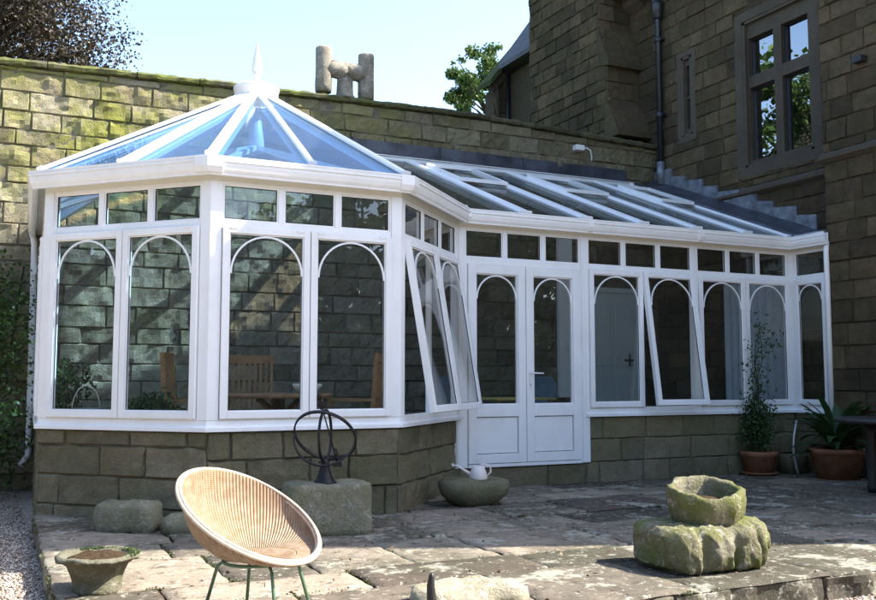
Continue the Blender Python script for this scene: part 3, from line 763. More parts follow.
def unit(P, Q, n_top=3, n_case=2, opens=(), door=False, m0=.085, m1=.085, split=None):
    """window unit between plan points P and Q"""
    d = Q-P; L = d.length; rz = math.atan2(d.y, d.x)
    Pz = Vector((P.x, P.y, 0))
    x0, x1 = m0, L-m1
    mb = MB(); yo, yi = -.02, .045
    zt0, zt1 = (2.455, 2.53)
    base = .845
    if not door: mb.box(x0, x1, yo, yi, base, base+.012)
    mb.box(x0, x1, yo, yi, zt0, zt1); mb.box(x0, x1, yo, yi, 2.835, 2.86)
    # top light mullions
    tw = .052; span = (x1-x0); tl = []
    cw = span/n_top
    for i in range(n_top):
        a = x0+cw*i+(tw/2 if i else .012); b = x0+cw*(i+1)-(tw/2 if i < n_top-1 else .012); tl.append((a, b))
    mb.box(x0, x0+.012, yo, yi, zt1, 2.835); mb.box(x1-.012, x1, yo, yi, zt1, 2.835)
    for i in range(n_top-1):
        c = x0+cw*(i+1); mb.box(c-tw/2, c+tw/2, yo, yi, zt1, 2.835)
    if n_case == 2 and not door: mb.box((x0+x1)/2-.02, (x0+x1)/2+.02, yo+.012, yi, base+.012, zt0)
    if door:
        mb.box(x0, x0+.03, yo, yi, .226, zt0); mb.box(x1-.03, x1, yo, yi, .226, zt0); mb.box(x0+.03, x1-.03, yo-.02, yi+.03, .226, .262)
    mb.build('window_frame', 'upvc', cs, Pz, rz, bevel=.003)
    for a, b in tl:
        g = MB(); g.box(a, b, .008, .016, zt1, 2.835); g.build('pane', 'glass', cs, Pz, rz)
        f = MB(); frame(f, a-.001, b+.001, zt1-.001, 2.836, .014, -.008, .007); f.build('glazing_bead', 'upvc', cs, Pz, rz)
        k_ = MB(); frame(k_, a+.013, b-.013, zt1+.013, 2.822, .004, -.004, .0075); k_.build('gasket', 'rubber', cs, Pz, rz)
    if door:
        xm = (x0+x1)/2
        for k, (a, b) in enumerate(((x0+.033, xm-.004), (xm+.004, x1-.033))):
            mb = MB(); w_ = b-a; t = .098; z0, z1 = .268, zt0-.004; Hh = z1-z0
            mb.box(0, t, -.035, .035, 0, Hh); mb.box(w_-t, w_, -.035, .035, 0, Hh)
            mb.box(t, w_-t, -.035, .035, 0, .10); mb.box(t, w_-t, -.035, .035, Hh-.10, Hh); mb.box(t, w_-t, -.035, .035, .505, .635)
            frame(mb, t-.001, w_-t+.001, .634, Hh-.099, .014, -.018, .02)
            loc = Pz+Matrix.Rotation(rz, 3, 'Z') @ Vector((a, -.01, 0))+Vector((0, 0, z0))
            o = mb.build('door', 'upvc', cs, loc, rz, bevel=.004)
            g = MB(); g.box(t, w_-t, -.004, .004, .635, Hh-.10); g.build('pane', 'glass', o)
            p = MB(); p.box(t+.008, w_-t-.008, -.014, .014, .108, .497); p.build('door_panel', 'upvc', o, bevel=.006)
            ar = MB(); arch(ar, t+.014, w_-t-.014, Hh-.118, -.013, drop=.26); ar.build('arch_bar', 'upvc', o)
            if k == 1:
                h = MB(); h.box(.03, .06, -.047, -.034, .80, 1.02); h.tube([(.045, -.045, .985), (.045, -.085, .985), (.07, -.09, .985), (.19, -.088, .982)], .0095, 8)
                hh = h.build('handle', 'upvc', o); kk = MB(); kk.box(.041, .049, -.0495, -.0465, .84, .865); kk.build('keyhole', 'black_iron', hh)
    else:
        if n_case == 2: spans = [(x0+.006, (x0+x1)/2-.004), ((x0+x1)/2+.004, x1-.006)]
        else: spans = [(x0+.006, x1-.006)]
        for k, (a, b) in enumerate(spans):
            casement(Pz, rz, a, b, base+.012, zt0+.02, opens[k] if opens else 0)

unit(A, B); unit(B, C_); unit(C_, D, opens=(R(9.5), R(9.0)))
unit(D, D+Vector((U, 0, 0)), door=True, m1=.05)
unit(D+Vector((U, 0, 0)), D+Vector((2*U, 0, 0)), opens=(0, R(8.5)), m0=.05, m1=.04)
unit(D+Vector((2*U, 0, 0)), E, m0=.04)
for i in (1, 2):
    mb = MB(); x = D.x+U*i; hw = .05 if i == 1 else .04
    mb.box(x-hw, x+hw, s2-.03, s2+.05, .23 if i == 1 else .845, 2.86); mb.build('mullion_post', 'upvc', cs, bevel=.004)
unit(E, Fp, 1, 1, m1=.01)
Zm = Z.lerp(A, .5)
unit(Z, Zm, m0=.14, m1=.04); unit(Zm, A, m0=.04)

# roof
AP = Vector((.89, 2.07, 4.36)); ze = 3.045
def ev(P, d=.10): 
    i = PTS.index(P); q = offset_path(PTS, d)[i]; return Vector((q.x, q.y, ze))
eA, eB, eC, eD = ev(A), ev(B), ev(C_), ev(D)
SL = (4.39-3.045)/(YW-.07-eD.y)
def lt(x, y): return Vector((x, y, ze+SL*(y-eD.y)))
yt = YW-.07
vt = lt(eD.x+.16, yt)
eE = lt(7.84, eD.y); rt = lt(7.84, yt)
Zr = Vector((-1.22, 4.48, ze)); A2 = Vector((eA.x+.03, 2.95, ze)); Qr = Vector((.89, 4.48, 4.0))
rad = .2
def toward(P, r=rad): 
    d = (P-AP); k = r/math.hypot(d.x, d.y); return AP+d*k
def rpane(pts, mat='roof_glass'):
    mb = MB(); n = (Vector(pts[1])-Vector(pts[0])).cross(Vector(pts[2])-Vector(pts[0])).normalized()
    if n.z < 0: n = -n
    top = [Vector(p) for p in pts]; bot = [p-n*.02 for p in top]
    b = len(mb.v); k = len(pts); mb.v += [tuple(p) for p in top]+[tuple(p) for p in bot]
    mb.face(tuple(range(b, b+k))); mb.face(tuple(range(b+k, b+2*k))[::-1])
    mb.build('roof_pane', mat, cs)
def rbar(p, q, wd=.075, h=.055, up=None):
    mb = MB(); p = Vector(p); q = Vector(q); d = (q-p).normalized()
    mb.beam(p+Vector((0, 0, .016)), q+Vector((0, 0, .016)), wd, h*.6, bevel=.014)
    mb.beam(p+Vector((0, 0, .002)), q+Vector((0, 0, .002)), wd*1.12, .008)
    mb.beam(p-d*.012+Vector((0, 0, .016)), p+d*.002+Vector((0, 0, .016)), wd*1.12, h*.95, bevel=.01)
    mb.beam(p-Vector((0, 0, .065)), q-Vector((0, 0, .065)), wd*.62, .10)
    mb.build('roof_bar', 'upvc', cs)
mAB = (eA+eB)/2; mBC = (eB+eC)/2; mZA = (A2+eA)/2
seq = [A2, mZA, eA, mAB, eB, mBC, eC]
for p, q in zip(seq[:-1], seq[1:]): rpane([p, q, toward(q, .1), toward(p, .1)])
rpane([Zr, A2, toward(A2, .1)]); rpane([Qr, Zr, toward(Zr, .1)])
rpane([eC, eD, vt, toward(eC, .1)]); rpane([vt, Vector((vt.x, 4.48, 4.3)), Qr, toward(Qr, .1)])
for p, wd in ((A2, .07), (mZA, .07), (eA, .10), (mAB, .10), (eB, .09), (mBC, .065), (eC, .10), (Zr, .07), (Qr, .07)): rbar(p+(AP-p).normalized()*.03, toward(p), wd)
rbar(eD, vt, .06)
rbar(toward(vt), vt, .06)
xs = [vt.x]+[D.x+U*k/2-.0 for k in range(1, 6)]+[7.80]
prev = None
for i, x in enumerate(xs):
    if i:
        rbar(lt(x, eD.y+.01), lt(x, yt), .135 if i < 6 else .06)
    if i:
        xp = xs[i-1]
        if i == 1: rpane([eD, lt(x, eD.y), lt(x, yt), vt], 'lean_glass')
        else: rpane([lt(xp, eD.y), lt(x, eD.y), lt(x, yt), lt(xp, yt)], 'lean_glass')
        # opening roof vents: a raised frame high on some bays
        if i in (2, 4, 6):
            a, b = xp+.06, x-.06
            if i == 6: b = x-.05
            y0_, y1_ = (2.9, 3.9)
            mb = MB(); up = Vector((0, 0, .05)); q = [lt(a, y0_)+up, lt(b, y0_)+up, lt(b, y1_)+up, lt(a, y1_)+up]
            for k in range(4): mb.beam(q[k], q[(k+1) % 4], .05, .05)
            v_ = mb.build('roof_vent', 'upvc', cs)
# wall plate + lead flashing at the back
mb = MB(); mb.box(vt.x-.1, 7.84, yt-.06, YW-.06, 4.35, 4.43); mb.build('wall_plate', 'upvc', cs)
def rag(mb, x0, x1, z0, z1, y, seed):
    """upstand of lead sheet with slightly wavy face"""
    n = 60; r0 = []; rings = []
    for i in range(n+1):
        x = x0+(x1-x0)*i/n; d = .012*noise.noise(Vector((x*3, seed, 0)))
        rings.append([(x, y-.0, z1+.012*noise.noise(Vector((x*2, 3, seed)))), (x, y-.02-d, z1-.004), (x, y-.035-d*1.4, (z0+z1)/2), (x, y-.045-d, z0+.05), (x, y-.12, z0-.01), (x, y, z0-.02)])
    mb.loft(rings, True, True, sm=False)
mb = MB()
for xl in (2.9, 4.3, 5.75, 7.1): mb.box(xl, xl+.03, YW-.075, YW-.02, 4.42, 4.655)
rag(mb, 1.5, 7.75, 4.42, 4.65, YW-.02, 1); mb.build('wall_flashing', 'lead_dark', cs)
# end lead slope along the house wall, stepped flashing
mb = MB(); n = 16; rings = []
for i in range(n+1):
    y = 1.02+(YW-.05-1.02)*i/n; z = lt(0, y).z; k = .014*noise.noise(Vector((y*3, 1, 2)))
    rings.append([(7.84, y, z+.02), (7.87, y, z+.06), (8.05, y, z+.055+k), (8.22, y, z+.09), (8.395, y, z+.16+k), (8.395, y, z-.1), (7.84, y, z-.1)])
mb.loft(rings, True); mb.build('lead_slope', 'lead_dark', cs)
mb = MB(); rnd = random.Random(3); y = 1.15
mb.box(8.33, 8.385, 4.1, 4.5, 4.38, 4.66)
while y < 4.1:
    l = rnd.uniform(.30, .50); y1 = min(y+l, 4.2); z = lt(0, y).z+.08; zt = lt(0, y1).z+.20+rnd.uniform(-.03, .08)
    xx = XA-.045-rnd.uniform(0, .02)
    mb.loft([[(xx, y, z-.03), (xx, y1, lt(0, y1).z+.06), (xx, y1+.03, zt+.03), (xx, y, zt-.02)], [(xx+.05, y, z-.03), (xx+.05, y1, lt(0, y1).z+.06), (xx+.05, y1+.03, zt+.03), (xx+.05, y, zt-.02)]], True); y = y1
mb.build('stepped_flashing', 'lead', cs)
mb = MB()                                             # little flat roof over the end return
mb.loft([[(7.80, yy, 3.04), (8.38, yy, 3.10+.0), (8.38, yy, 3.14), (7.80, yy, 3.07)] for yy in (.58, 1.04)], True); mb.build('return_roof', 'lead', cs)
mb = MB(); mb.box(7.92, 8.0, .50, .585, 3.05, 3.22); mb.build('lead_upstand', 'lead', cs, bevel=.02)
# tie bars inside the turret
for P in (eA, eB, eC, eD, A2):
    mb = MB(); mb.beam(Vector((P.x, P.y, 3.0))*.93+Vector((AP.x, AP.y, 3.0))*.07, (AP.x, AP.y, 3.72), .05, .05); mb.build('tie_bar', 'upvc', cs)
mb = MB(); mb.lathe([(.02, 3.62), (.09, 3.64), (.09, 3.78), (.02, 4.3)], 16, (AP.x, AP.y)); mb.build('roof_boss', 'upvc', cs)
# drum and finial
mb = MB(); mb.lathe([(.225, 4.19), (.235, 4.20), (.24, 4.34), (.25, 4.345), (.25, 4.375), (.23, 4.39), (.06, 4.41), (.01, 4.41)], 32, (AP.x, AP.y)); mb.build('roof_drum', 'upvc', cs)
mb = MB(); mb.lathe([(.06, 4.39), (.06, 4.43), (.045, 4.46), (.03, 4.49), (.032, 4.52), (.05, 4.535), (.03, 4.55), (.058, 4.59), (.052, 4.64), (.045, 4.70), (.03, 4.78), (.014, 4.87), (.008, 4.895), (.001, 4.90)], 16, (AP.x, AP.y)); mb.build('finial', 'upvc', cs)
# downpipes
mb = MB(); q = Vector((-1.23, 4.32, 0))
mb.tube([(q.x-.02, q.y-.05, 2.92), (q.x, q.y, 2.8), (q.x+.02, q.y, .3), (q.x-.06, q.y-.04, .17)], .036, 10); mb.build('downpipe', 'upvc', cs)
mb = MB(); mb.tube([(7.84, .55, 2.92), (7.84, .56, 2.8), (7.83, .56, .05)], .034, 10); mb.build('downpipe', 'upvc', cs)

# ------------------------------------------------------------------ things inside
# white panelled door on the back wall
dr = tag(empty('interior_door', (7.35, YW-.02, .3)), 'pale grey green panelled door seen inside through the window right of the double doors', 'door')
mb = MB(); mb.box(-.5, .55, -.08, -.02, 0, 2.28); frame(mb, -.58, .63, 0, 2.36, .08, -.10, -.02, tb=.02); mb.build('door_leaf', 'grey_paint', dr, bevel=.004)
mb = MB(); mb.box(-.38, -.02, -.095, -.081, 1.1, 2.1); mb.box(-.38, -.02, -.095, -.081, .2, .95); mb.box(.08, .43, -.095, -.081, 1.1, 2.1); mb.box(.08, .43, -.095, -.081, .2, .95); mb.build('raised_panel', 'grey_paint', dr, bevel=.008)
mb = MB(); mb.tube([(.33-.1, -.13, 1.19), (.33+.07, -.13, 1.19)], .014, 8); mb.tube([(.33, -.13, 1.09), (.33, -.13, 1.29)], .013, 8); mb.tube([(.33, -.09, 1.19), (.33, -.13, 1.19)], .012, 8); mb.build('door_handle', 'black_iron', dr)
mb = MB(); mb.box(6.36, 6.62, YW-.1, YW-.03, .9, 3.6); tag(mb.build('wall_panel', 'white_paint', bevel=.004), 'tall plain white panel on the dark back wall seen through the right door leaf', 'panel')
# curtain
mb = MB(); rr = []
for i in range(61):
    y = 1.5+1.4*i/60; rr.append([(8.30+.035*math.sin(i*1.05), y, .4), (8.30+.03*math.sin(i*1.05+.3), y, 2.6)])
mb.loft(rr, False, False, sm=True)
tag(mb.build('curtain', 'curtain'), 'pale blue grey curtain hanging in folds inside the right end window', 'curtain')

def slat_chair(loc, rz, label):
    c = tag(empty('slatted_chair', loc, rz), label, 'chair', 'teak chairs in the bay'); 
    mb = MB()
    for x in (-.24, .24): mb.beam((x, .26, 0), (x, .34, 1.14), .045, .03, up=(1, 0, 0)); 
    mb.box(-.27, .27, .325, .355, 1.06, 1.15); mb.box(-.24, .24, .295, .32, .68, .73); mb.build('back_frame', 'teak', c)
    for k in range(7):
        m2 = MB(); x = -.18+.06*k; m2.beam((x, .30, .5), (x, .335, 1.07), .032, .014, up=(0, 1, 0)); m2.build('back_slat', 'teak', c)
    mb = MB()
    for k in range(6): mb.box(-.25, .25, -.22+.085*k, -.15+.085*k, .43, .45)
    mb.build('seat', 'teak', c)
    for x in (-.24, .24):
        m2 = MB(); m2.box(x-.022, x+.022, -.24, -.2, 0, .66); m2.build('leg', 'teak', c)
        m2 = MB(); m2.box(x-.03, x+.03, -.26, .3, .66, .685); m2.build('armrest', 'teak', c)
    return c
slat_chair((.90, 2.15, .3), R(-12), 'teak slat-back chair facing out behind the round table in the bay')
slat_chair((.28, 1.7, .3), R(70), 'teak slat-back chair at the left of the round table, seen side on')
slat_chair((1.72, 1.35, .3), R(-120), 'teak slat-back chair at the right of the round table in the bay')
tb = tag(empty('round_table', (1.0, 1.35, .3)), 'round teak table standing inside the bay between slatted chairs', 'table')
mb = MB(); mb.lathe([(.50, .70), (.52, .705), (.52, .735), (.50, .74)], 40); mb.build('tabletop', 'teak', tb)
mb = MB(); mb.lathe([(.05, .08), (.05, .7)], 12)
for k in range(4):
    a = k*math.pi/2+.5; mb.beam((0, 0, .12), (.36*math.cos(a), .36*math.sin(a), .03), .05, .05); mb.beam((0, 0, .5), (.3*math.cos(a), .3*math.sin(a), .69), .04, .04)
mb.build('pedestal', 'teak', tb)
mb = MB(); mb.lathe([(.02, 0), (.08, .0), (.14, .07), (.15, .10), (.14, .10), (.07, .03), (.01, .02)], 20)
o = mb.build('bowl', 'white_paint', loc=(1.22, 1.15, 1.04)); tag(o, 'white bowl on the round teak table in the bay', 'bowl')
# wire handled basket on the sill
bk = tag(empty('wire_basket', (-.86, .98, .86)), 'small glass trug with a hooped wire handle on the left bay sill', 'basket')
mb = MB(); mb.lathe([(.09, 0), (.12, .06), (.125, .07), (.115, .06), (.085, .01), (.01, .008)], 20); mb.build('bowl', 'galv', bk)
mb = MB(); mb.tube([(.115*math.cos(a), .0, .06+.21*math.sin(a)) for a in [math.pi*i/18 for i in range(19)]], .005, 6); mb.build('handle', 'galv', bk)

def bush_points(n, c, r, seed, hollow=.3, nclump=14):
    rg = np.random.default_rng(seed)
    d = rg.normal(size=(nclump, 3)); d /= np.linalg.norm(d, axis=1)[:, None]; cc = np.array(c)+d*np.array(r)*rg.uniform(.3, .8, (nclump, 1))
    k = rg.integers(0, nclump, n); rr = np.array(r)*.42
    q = rg.normal(size=(n, 3)); q /= np.linalg.norm(q, axis=1)[:, None]; q *= rg.uniform(.3, 1, (n, 1))**.5
    return cc[k]+q*rr
def pot(mb, r, h, rim=.025):
    mb.lathe([(r*.72, 0), (r*.95, h-.07), (r*.96, h-.068), (r, h-.066), (r+rim*.3, h), (r*.92, h), (r*.9, h-.04), (.01, h-.045)], 32)
def indoor_plant(loc, r, h, n, size, label, seed):
    t = tag(empty('potted_plant', loc), label, 'plant', 'plants standing inside the bay'); mb = MB(); pot(mb, .14, .24); mb.build('pot', 'terracotta', t)
    mb = MB()
    for k in range(7):
        a = k*.9; mb.tube([(0, 0, .2), (.06*math.cos(a), .06*math.sin(a), h*.5), (r*.5*math.cos(a), r*.5*math.sin(a), h*.85)], .006, 5)
    mb.build('stems', 'bark', t)
    cards('foliage', bush_points(n, (0, 0, h*.72), (r, r, h*.33), seed), size, 'dark_leaf', t, seed)
indoor_plant((-.25, 1.1, .3), .26, .80, 900, .05, 'leafy potted plant inside the left bay beside the hooped trug', 1)
indoor_plant((-.95, 1.9, .3), .24, 1.0, 800, .05, 'taller leafy potted plant by the left side glazing of the bay', 2)
# cushioned chairs by the door
def easy_chair(loc, rz, mat, label):
    c = tag(empty('easy_chair', loc, rz), label, 'chair', 'cushioned chairs inside the double doors')
    mb = MB(); rings = []
    for i in range(13):
        t_ = i/12; wv = .27*math.sin(math.pi*min(1, .25+.75*(1-t_)))+.02; z = .40+.52*t_; yy = .26+.10*t_
        rings.append([(-wv, yy, z), (wv, yy, z), (wv, yy+.07, z), (-wv, yy+.07, z)])
    mb.loft(rings, True); mb.build('backrest', mat, c, bevel=.015)
    mb = MB(); mb.box(-.28, .28, -.26, .28, .36, .47); mb.build('seat', mat, c, bevel=.03)
    for x in (-.24, .24):
        for y in (-.22, .25): m2 = MB(); m2.box(x-.02, x+.02, y-.02, y+.02, 0, .36); m2.build('leg', 'teak', c)
easy_chair((4.85, 2.5, .3), R(-15), 'cloth_blue', 'blue cushioned chair seen through the right leaf of the double doors')
easy_chair((3.95, 2.7, .3), R(20), 'cloth_blue', 'blue cushioned chair seen through the left leaf of the double doors')
tb2 = tag(empty('side_table', (4.1, 2.0, .3)), 'low table with a yellow cloth just inside the left leaf of the double doors', 'table')
mb = MB(); mb.box(-.42, .42, -.3, .3, .64, .66); mb.build('tabletop', 'cloth_yellow', tb2)
for x in (-.36, .36):
    for y in (-.25, .25): m2 = MB(); m2.box(x-.02, x+.02, y-.02, y+.02, 0, .64); m2.build('leg', 'teak', tb2)

# ------------------------------------------------------------------ terrace objects
def rough(p, f=9, a=.012, s=0): 
    v = p*f+Vector((s, s*2, 0)); return p+Vector((noise.noise(v), noise.noise(v+Vector((7, 3, 1))), noise.noise(v+Vector((2, 9, 4)))))*a
def rock(mb, rx, ry, prof, n=40, sq=3.0, amp=.02, f=7, seed=0, groove=0, inner=None):
    """superelliptic stone from a profile of (scale, z)"""
    rings = []
    for sc, z in prof:
        ring = []
        for k in range(n):
            a = 2*math.pi*k/n; ca, sa = math.cos(a), math.sin(a)
            r = (abs(ca)**sq+abs(sa)**sq)**(-1/sq)
            g = 1
            if groove: g = 1-.05*abs(math.sin(a*groove+.4))**6
            p = Vector((rx*ca*r*sc*g, ry*sa*r*sc*g, z)); ring.append(rough(rough(p, f, amp, seed), f*3.1, amp*.4, seed))
        rings.append(ring)
    mb.loft(rings, True, sm=True)
def sink(prof0, rim, depth, zt, wall=.8):
    return prof0+[(rim, zt), (wall, zt-.01), (wall*.93, zt-depth*.5), (wall*.8, zt-depth), (.02, zt-depth)]
# stone trough and carved base
YC = -3.02
tr = empty('stone_trough', (2.60, YC, .225)); tag(tr, 'octagonal hollow stone trough with yellow lichen, sitting on the scalloped base stone', 'stone trough')
mb = MB()
def octr(a): 
    k = (a+math.pi/8) % (math.pi/4)-math.pi/8; return .5/math.cos(k)*2
rings = []; n = 48
for sc, z in ((.72, -.012), (.80, .015), (.93, .10), (1.0, .19), (1.01, .235), (.985, .262), (.90, .268), (.82, .258), (.78, .21), (.74, .13)):
    ring = []
    for k in range(n):
        a = 2*math.pi*k/n; r = .238*octr(a+.25)*sc
        tilt = (.26*(r*math.cos(a)*.432+r*.9*math.sin(a)*.902)-.01*math.cos(a))*min(1, max(0, z)/.2)
        ring.append(rough(rough(Vector((r*math.cos(a), r*math.sin(a)*.9, z+tilt)), 8, .016, 3), 25, .010, 1))
    rings.append(ring)
mb.loft(rings, True, sm=True); mb.build('trough_bowl', 'trough_stone', tr)
mb = MB(); mb.lathe([(.175, .15), (.12, .165), (.01, .16)], 20, fn=lambda p, a: p+Vector((0, 0, .24*(p.x*.432+p.y*.902)))); mb.build('soil_fill', 'soil', tr)
bs = empty('base_stone', (2.57, YC-.02, -.01), R(-4)); bs.scale = (.79, 1, 1.08); tag(bs, 'weathered scalloped base stone with a broken beak-like right end under the trough', 'carved stone')
mb = MB(); rings = []; nx = 80
for i in range(nx+1):
    t_ = i/nx; x = -.53+1.06*t_
    lob = [(-.53, .19), (-.44, .215), (-.33, .21), (-.28, .155), (-.24, .16), (-.19, .195), (-.06, .21), (-.02, .205), (.02, .155), (.06, .20), (.2, .205), (.245, .195), (.275, .145), (.31, .175), (.42, .12), (.53, .05)]
    yf = float(np.interp(x, [a for a, b in lob], [b for a, b in lob]))+.10
    yf *= math.sqrt(max(.05, 1-(abs(x)/.56)**8))
    zt = float(np.interp(x, [-.53, -.48, -.40, .2, .36, .46, .53], [.22, .25, .262, .27, .28, .255, .19]))
    zb = float(np.interp(x, [-.53, -.45, .25, .38, .44, .47, .53], [.04, .0, .0, .07, .10, .135, .14]))
    ring = []
    for k in range(44):
        a = 2*math.pi*k/44; ca, sa = math.cos(a), math.sin(a); q = (abs(ca)**5+abs(sa)**5)**(-1/5)
        bulge = 1-.16*max(0, sa)**1 if ca < 0 else 1
        p = Vector((x, yf*ca*q*bulge, (zt+zb)/2+(zt-zb)/2*sa*q)); ring.append(rough(rough(rough(p, 7, .022, 5), 15, .016, 2), 34, .010, 5))
    rings.append(ring)
mb.loft(rings, True, sm=True); mb.build('scalloped_block', 'trough_stone', bs)
mb = MB(); rings = []
for i in range(9):
    t_ = i/8; x = .30+.16*t_; h = .045*math.sqrt(max(.02, 1-(2*t_-1)**4))
    rings.append([rough(Vector((x, .13*math.cos(a), .095+h*math.sin(a))), 15, .02, 8) for a in [2*math.pi*k/14 for k in range(14)]])
mb.loft(rings, True, sm=True); mb.build('lower_lip', 'trough_stone', bs)

# pedestal with armillary sphere
pd = empty('stone_pedestal', (.77, -.80, 0), R(-6)); tag(pd, 'pale rectangular stone block carrying the armillary sundial in front of the bay', 'stone block')
mb = MB(); rock(mb, .33, .20, [(1.02, -.01), (1.03, .05), (1, .2), (1, .33), (.985, .372), (.93, .385), (.5, .387), (.02, .387)], 56, 9, .016, 6, 2, groove=4); mb.build('stone_body', 'pale_stone', pd)
ar = empty('armillary_sundial', (.735, -.86, .383)); tag(ar, 'black iron armillary sundial on the stone block', 'sundial')
mb = MB(); mb.lathe([(.092, 0), (.092, .012), (.07, .03), (.045, .09), (.03, .15), (.035, .17), (.02, .18), (.01, .182)], 24); mb.build('base', 'armil_iron', ar)
cz = .365; rr_ = .205
def ring3(u, v, r, th, wd=.012, c=(0, 0, cz), a0=0, a1=2*math.pi):
    u = Vector(u).normalized(); v = Vector(v).normalized(); m2 = MB(); n = 48; full = abs(a1-a0-2*math.pi) < 1e-3
    nn = u.cross(v).normalized(); rings = []
    for i in range(n if full else n+1):
        a = a0+(a1-a0)*i/n; d = u*math.cos(a)+v*math.sin(a); p = Vector(c)+d*r
        rings.append([p+d*th/2+nn*wd/2, p-d*th/2+nn*wd/2, p-d*th/2-nn*wd/2, p+d*th/2-nn*wd/2])
    m2.loft(rings, not full, loop=full); return m2
rt_ = Vector((.902, -.432, 0)); fw = Vector((.432, .902, 0))
ring3(rt_*.98+Vector((0, 0, -.12)), (fw*.62+Vector((0, 0, -.78))), .24, .012, .026).build('hour_ring', 'armil_iron', ar)
ring3(rt_*.96+fw*.2, (fw*.35+Vector((0, 0, .85))), .24, .011, .024, a0=math.pi*.98, a1=2*math.pi*1.02).build('meridian_ring', 'armil_iron', ar)
ring3(Vector((0, 0, 1)), rt_*.12+fw, .2, .010, .02).build('vertical_ring', 'armil_iron', ar)
mb = MB(); mb.tube([rt_*-.05+Vector((0, 0, cz+.30)), rt_*.10+Vector((0, 0, cz-.22))], .006, 6)
t0 = rt_*-.05+Vector((0, 0, cz+.30)); mb.lathe([(.002, t0.z-.02), (.022, t0.z-.01), (.012, t0.z+.02), (.001, t0.z+.05)], 8, (t0.x, t0.y))
t1 = rt_*.10+Vector((0, 0, cz-.22)); mb.beam(t1-rt_*.035, t1+rt_*.03, .03, .035); mb.build('gnomon', 'armil_iron', ar)
mb = MB(); mb.tube([Vector((0, 0, .16)), rt_*.06+Vector((0, 0, .19)), rt_*.1+Vector((0, 0, .23)), rt_*.08+Vector((0, 0, .27))], .009, 6); mb.tube([Vector((0, 0, .17)), rt_*-.05+Vector((0, 0, .16))], .009, 6)
mb.build('scroll', 'armil_iron', ar); mb = MB(); mb.lathe([(.01, cz+.2), (.02, cz+.215), (.013, cz+.24), (.026, cz+.265), (.001, cz+.29)], 10, (rt_.x*-.03, rt_.y*-.03)); mb.build('top_finial', 'armil_iron', ar)

# low broken stone at the bay, left
st = empty('broken_stone', (-.60, -.02, 0), R(-38)); tag(st, 'low rough stone with a bitten edge against the bay wall behind the urn', 'stone')
mb = MB(); rock(mb, .25, .15, [(.98, -.01), (1., .06), (1.02, .14), (1, .19), (.9, .215), (.4, .22), (.02, .22)], 44, 6, .03, 6, 12); mb.build('stone_body', 'pale_stone', st)
mb = MB(); rock(mb, .12, .09, [(.95, -.01), (1., .06), (.9, .12), (.4, .15), (.02, .15)], 24, 4, .02, 9, 15)
o = mb.build('small_stone', 'pale_stone', loc=(-.28, -.32, 0)); tag(o, 'small rounded stone at the right end of the low broken stone', 'stone')

# urn planter
ur = empty('urn_planter', (-1.03, -2.12, 0)); ur.scale = (1.07, 1.07, .88); tag(ur, 'shallow lead-grey stone urn with mossy flared rim and bare soil, left foreground', 'urn')
mb = MB(); n = 48; rings = []
for r, z in ((.125, -.01), (.13, .02), (.118, .05), (.13, .11), (.152, .165), (.185, .195), (.212, .205), (.214, .222), (.195, .238), (.165, .225), (.15, .20)):
    ring = []
    for k in range(n):
        a = 2*math.pi*k/n; g = 1-(.05*abs(math.sin(a*9)) if .03 < z < .17 else 0)-(.02*abs(math.sin(a*6)) if z > .19 else 0)
        ring.append(rough(rough(Vector((r*g*math.cos(a), r*g*math.sin(a), z)), 10, .014, 4), 30, .008))
    rings.append(ring)
mb.loft(rings, True, sm=True); mb.build('urn_bowl', 'urn_stone', ur)
mb = MB(); mb.lathe([(.175, .2), (.13, .225), (.06, .222), (.005, .226)], 24, fn=lambda p, a: rough(p, 20, .014)); mb.build('soil_fill', 'soil', ur)
rg = np.random.default_rng(9); an = rg.uniform(-.9, 2.0, 1500); rr = rg.uniform(.165, .212, 1500)
cards('moss', np.stack([rr*np.cos(an), rr*np.sin(an), .232+rg.uniform(-.008, .006, 1500)], 1), .010, 'ivy_leaf', ur, 5)

# rounded stone with watering can
rk = empty('rounded_stone', (2.56, .15, 0), R(-10)); tag(rk, 'squat rounded boulder in front of the double doors, carrying the watering can', 'stone')
mb = MB(); rock(mb, .335, .24, [(.5, -.02), (.68, .02), (.90, .09), (1.0, .165), (.98, .215), (.84, .238), (.5, .248), (.25, .25), (.02, .25)], 44, 3.2, .026, 6, 31); mb.build('stone_body', 'dwarf_stone', rk)
wc = empty('watering_can', (2.58, .08, .235), R(-25)); tag(wc, 'small cream watering can with long spout on the rounded boulder', 'watering can')
mb = MB(); mb.lathe([(.085, 0), (.09, .015), (.078, .07), (.06, .115), (.045, .128), (.02, .13)], 24); mb.build('can_body', 'can', wc)
mb = MB(); mb.tube([(-.06, 0, .04), (-.13, 0, .085), (-.19, 0, .125), (-.24, 0, .135)], [.022, .014, .010, .009], 8); mb.tube([(-.24, 0, .12), (-.245, 0, .15)], .012, 8); mb.build('spout', 'can', wc)
mb = MB(); mb.tube([(.0, 0, .13), (.06, 0, .145), (.115, 0, .12), (.12, 0, .07), (.08, 0, .03)], .009, 8); mb.build('handle', 'can', wc)

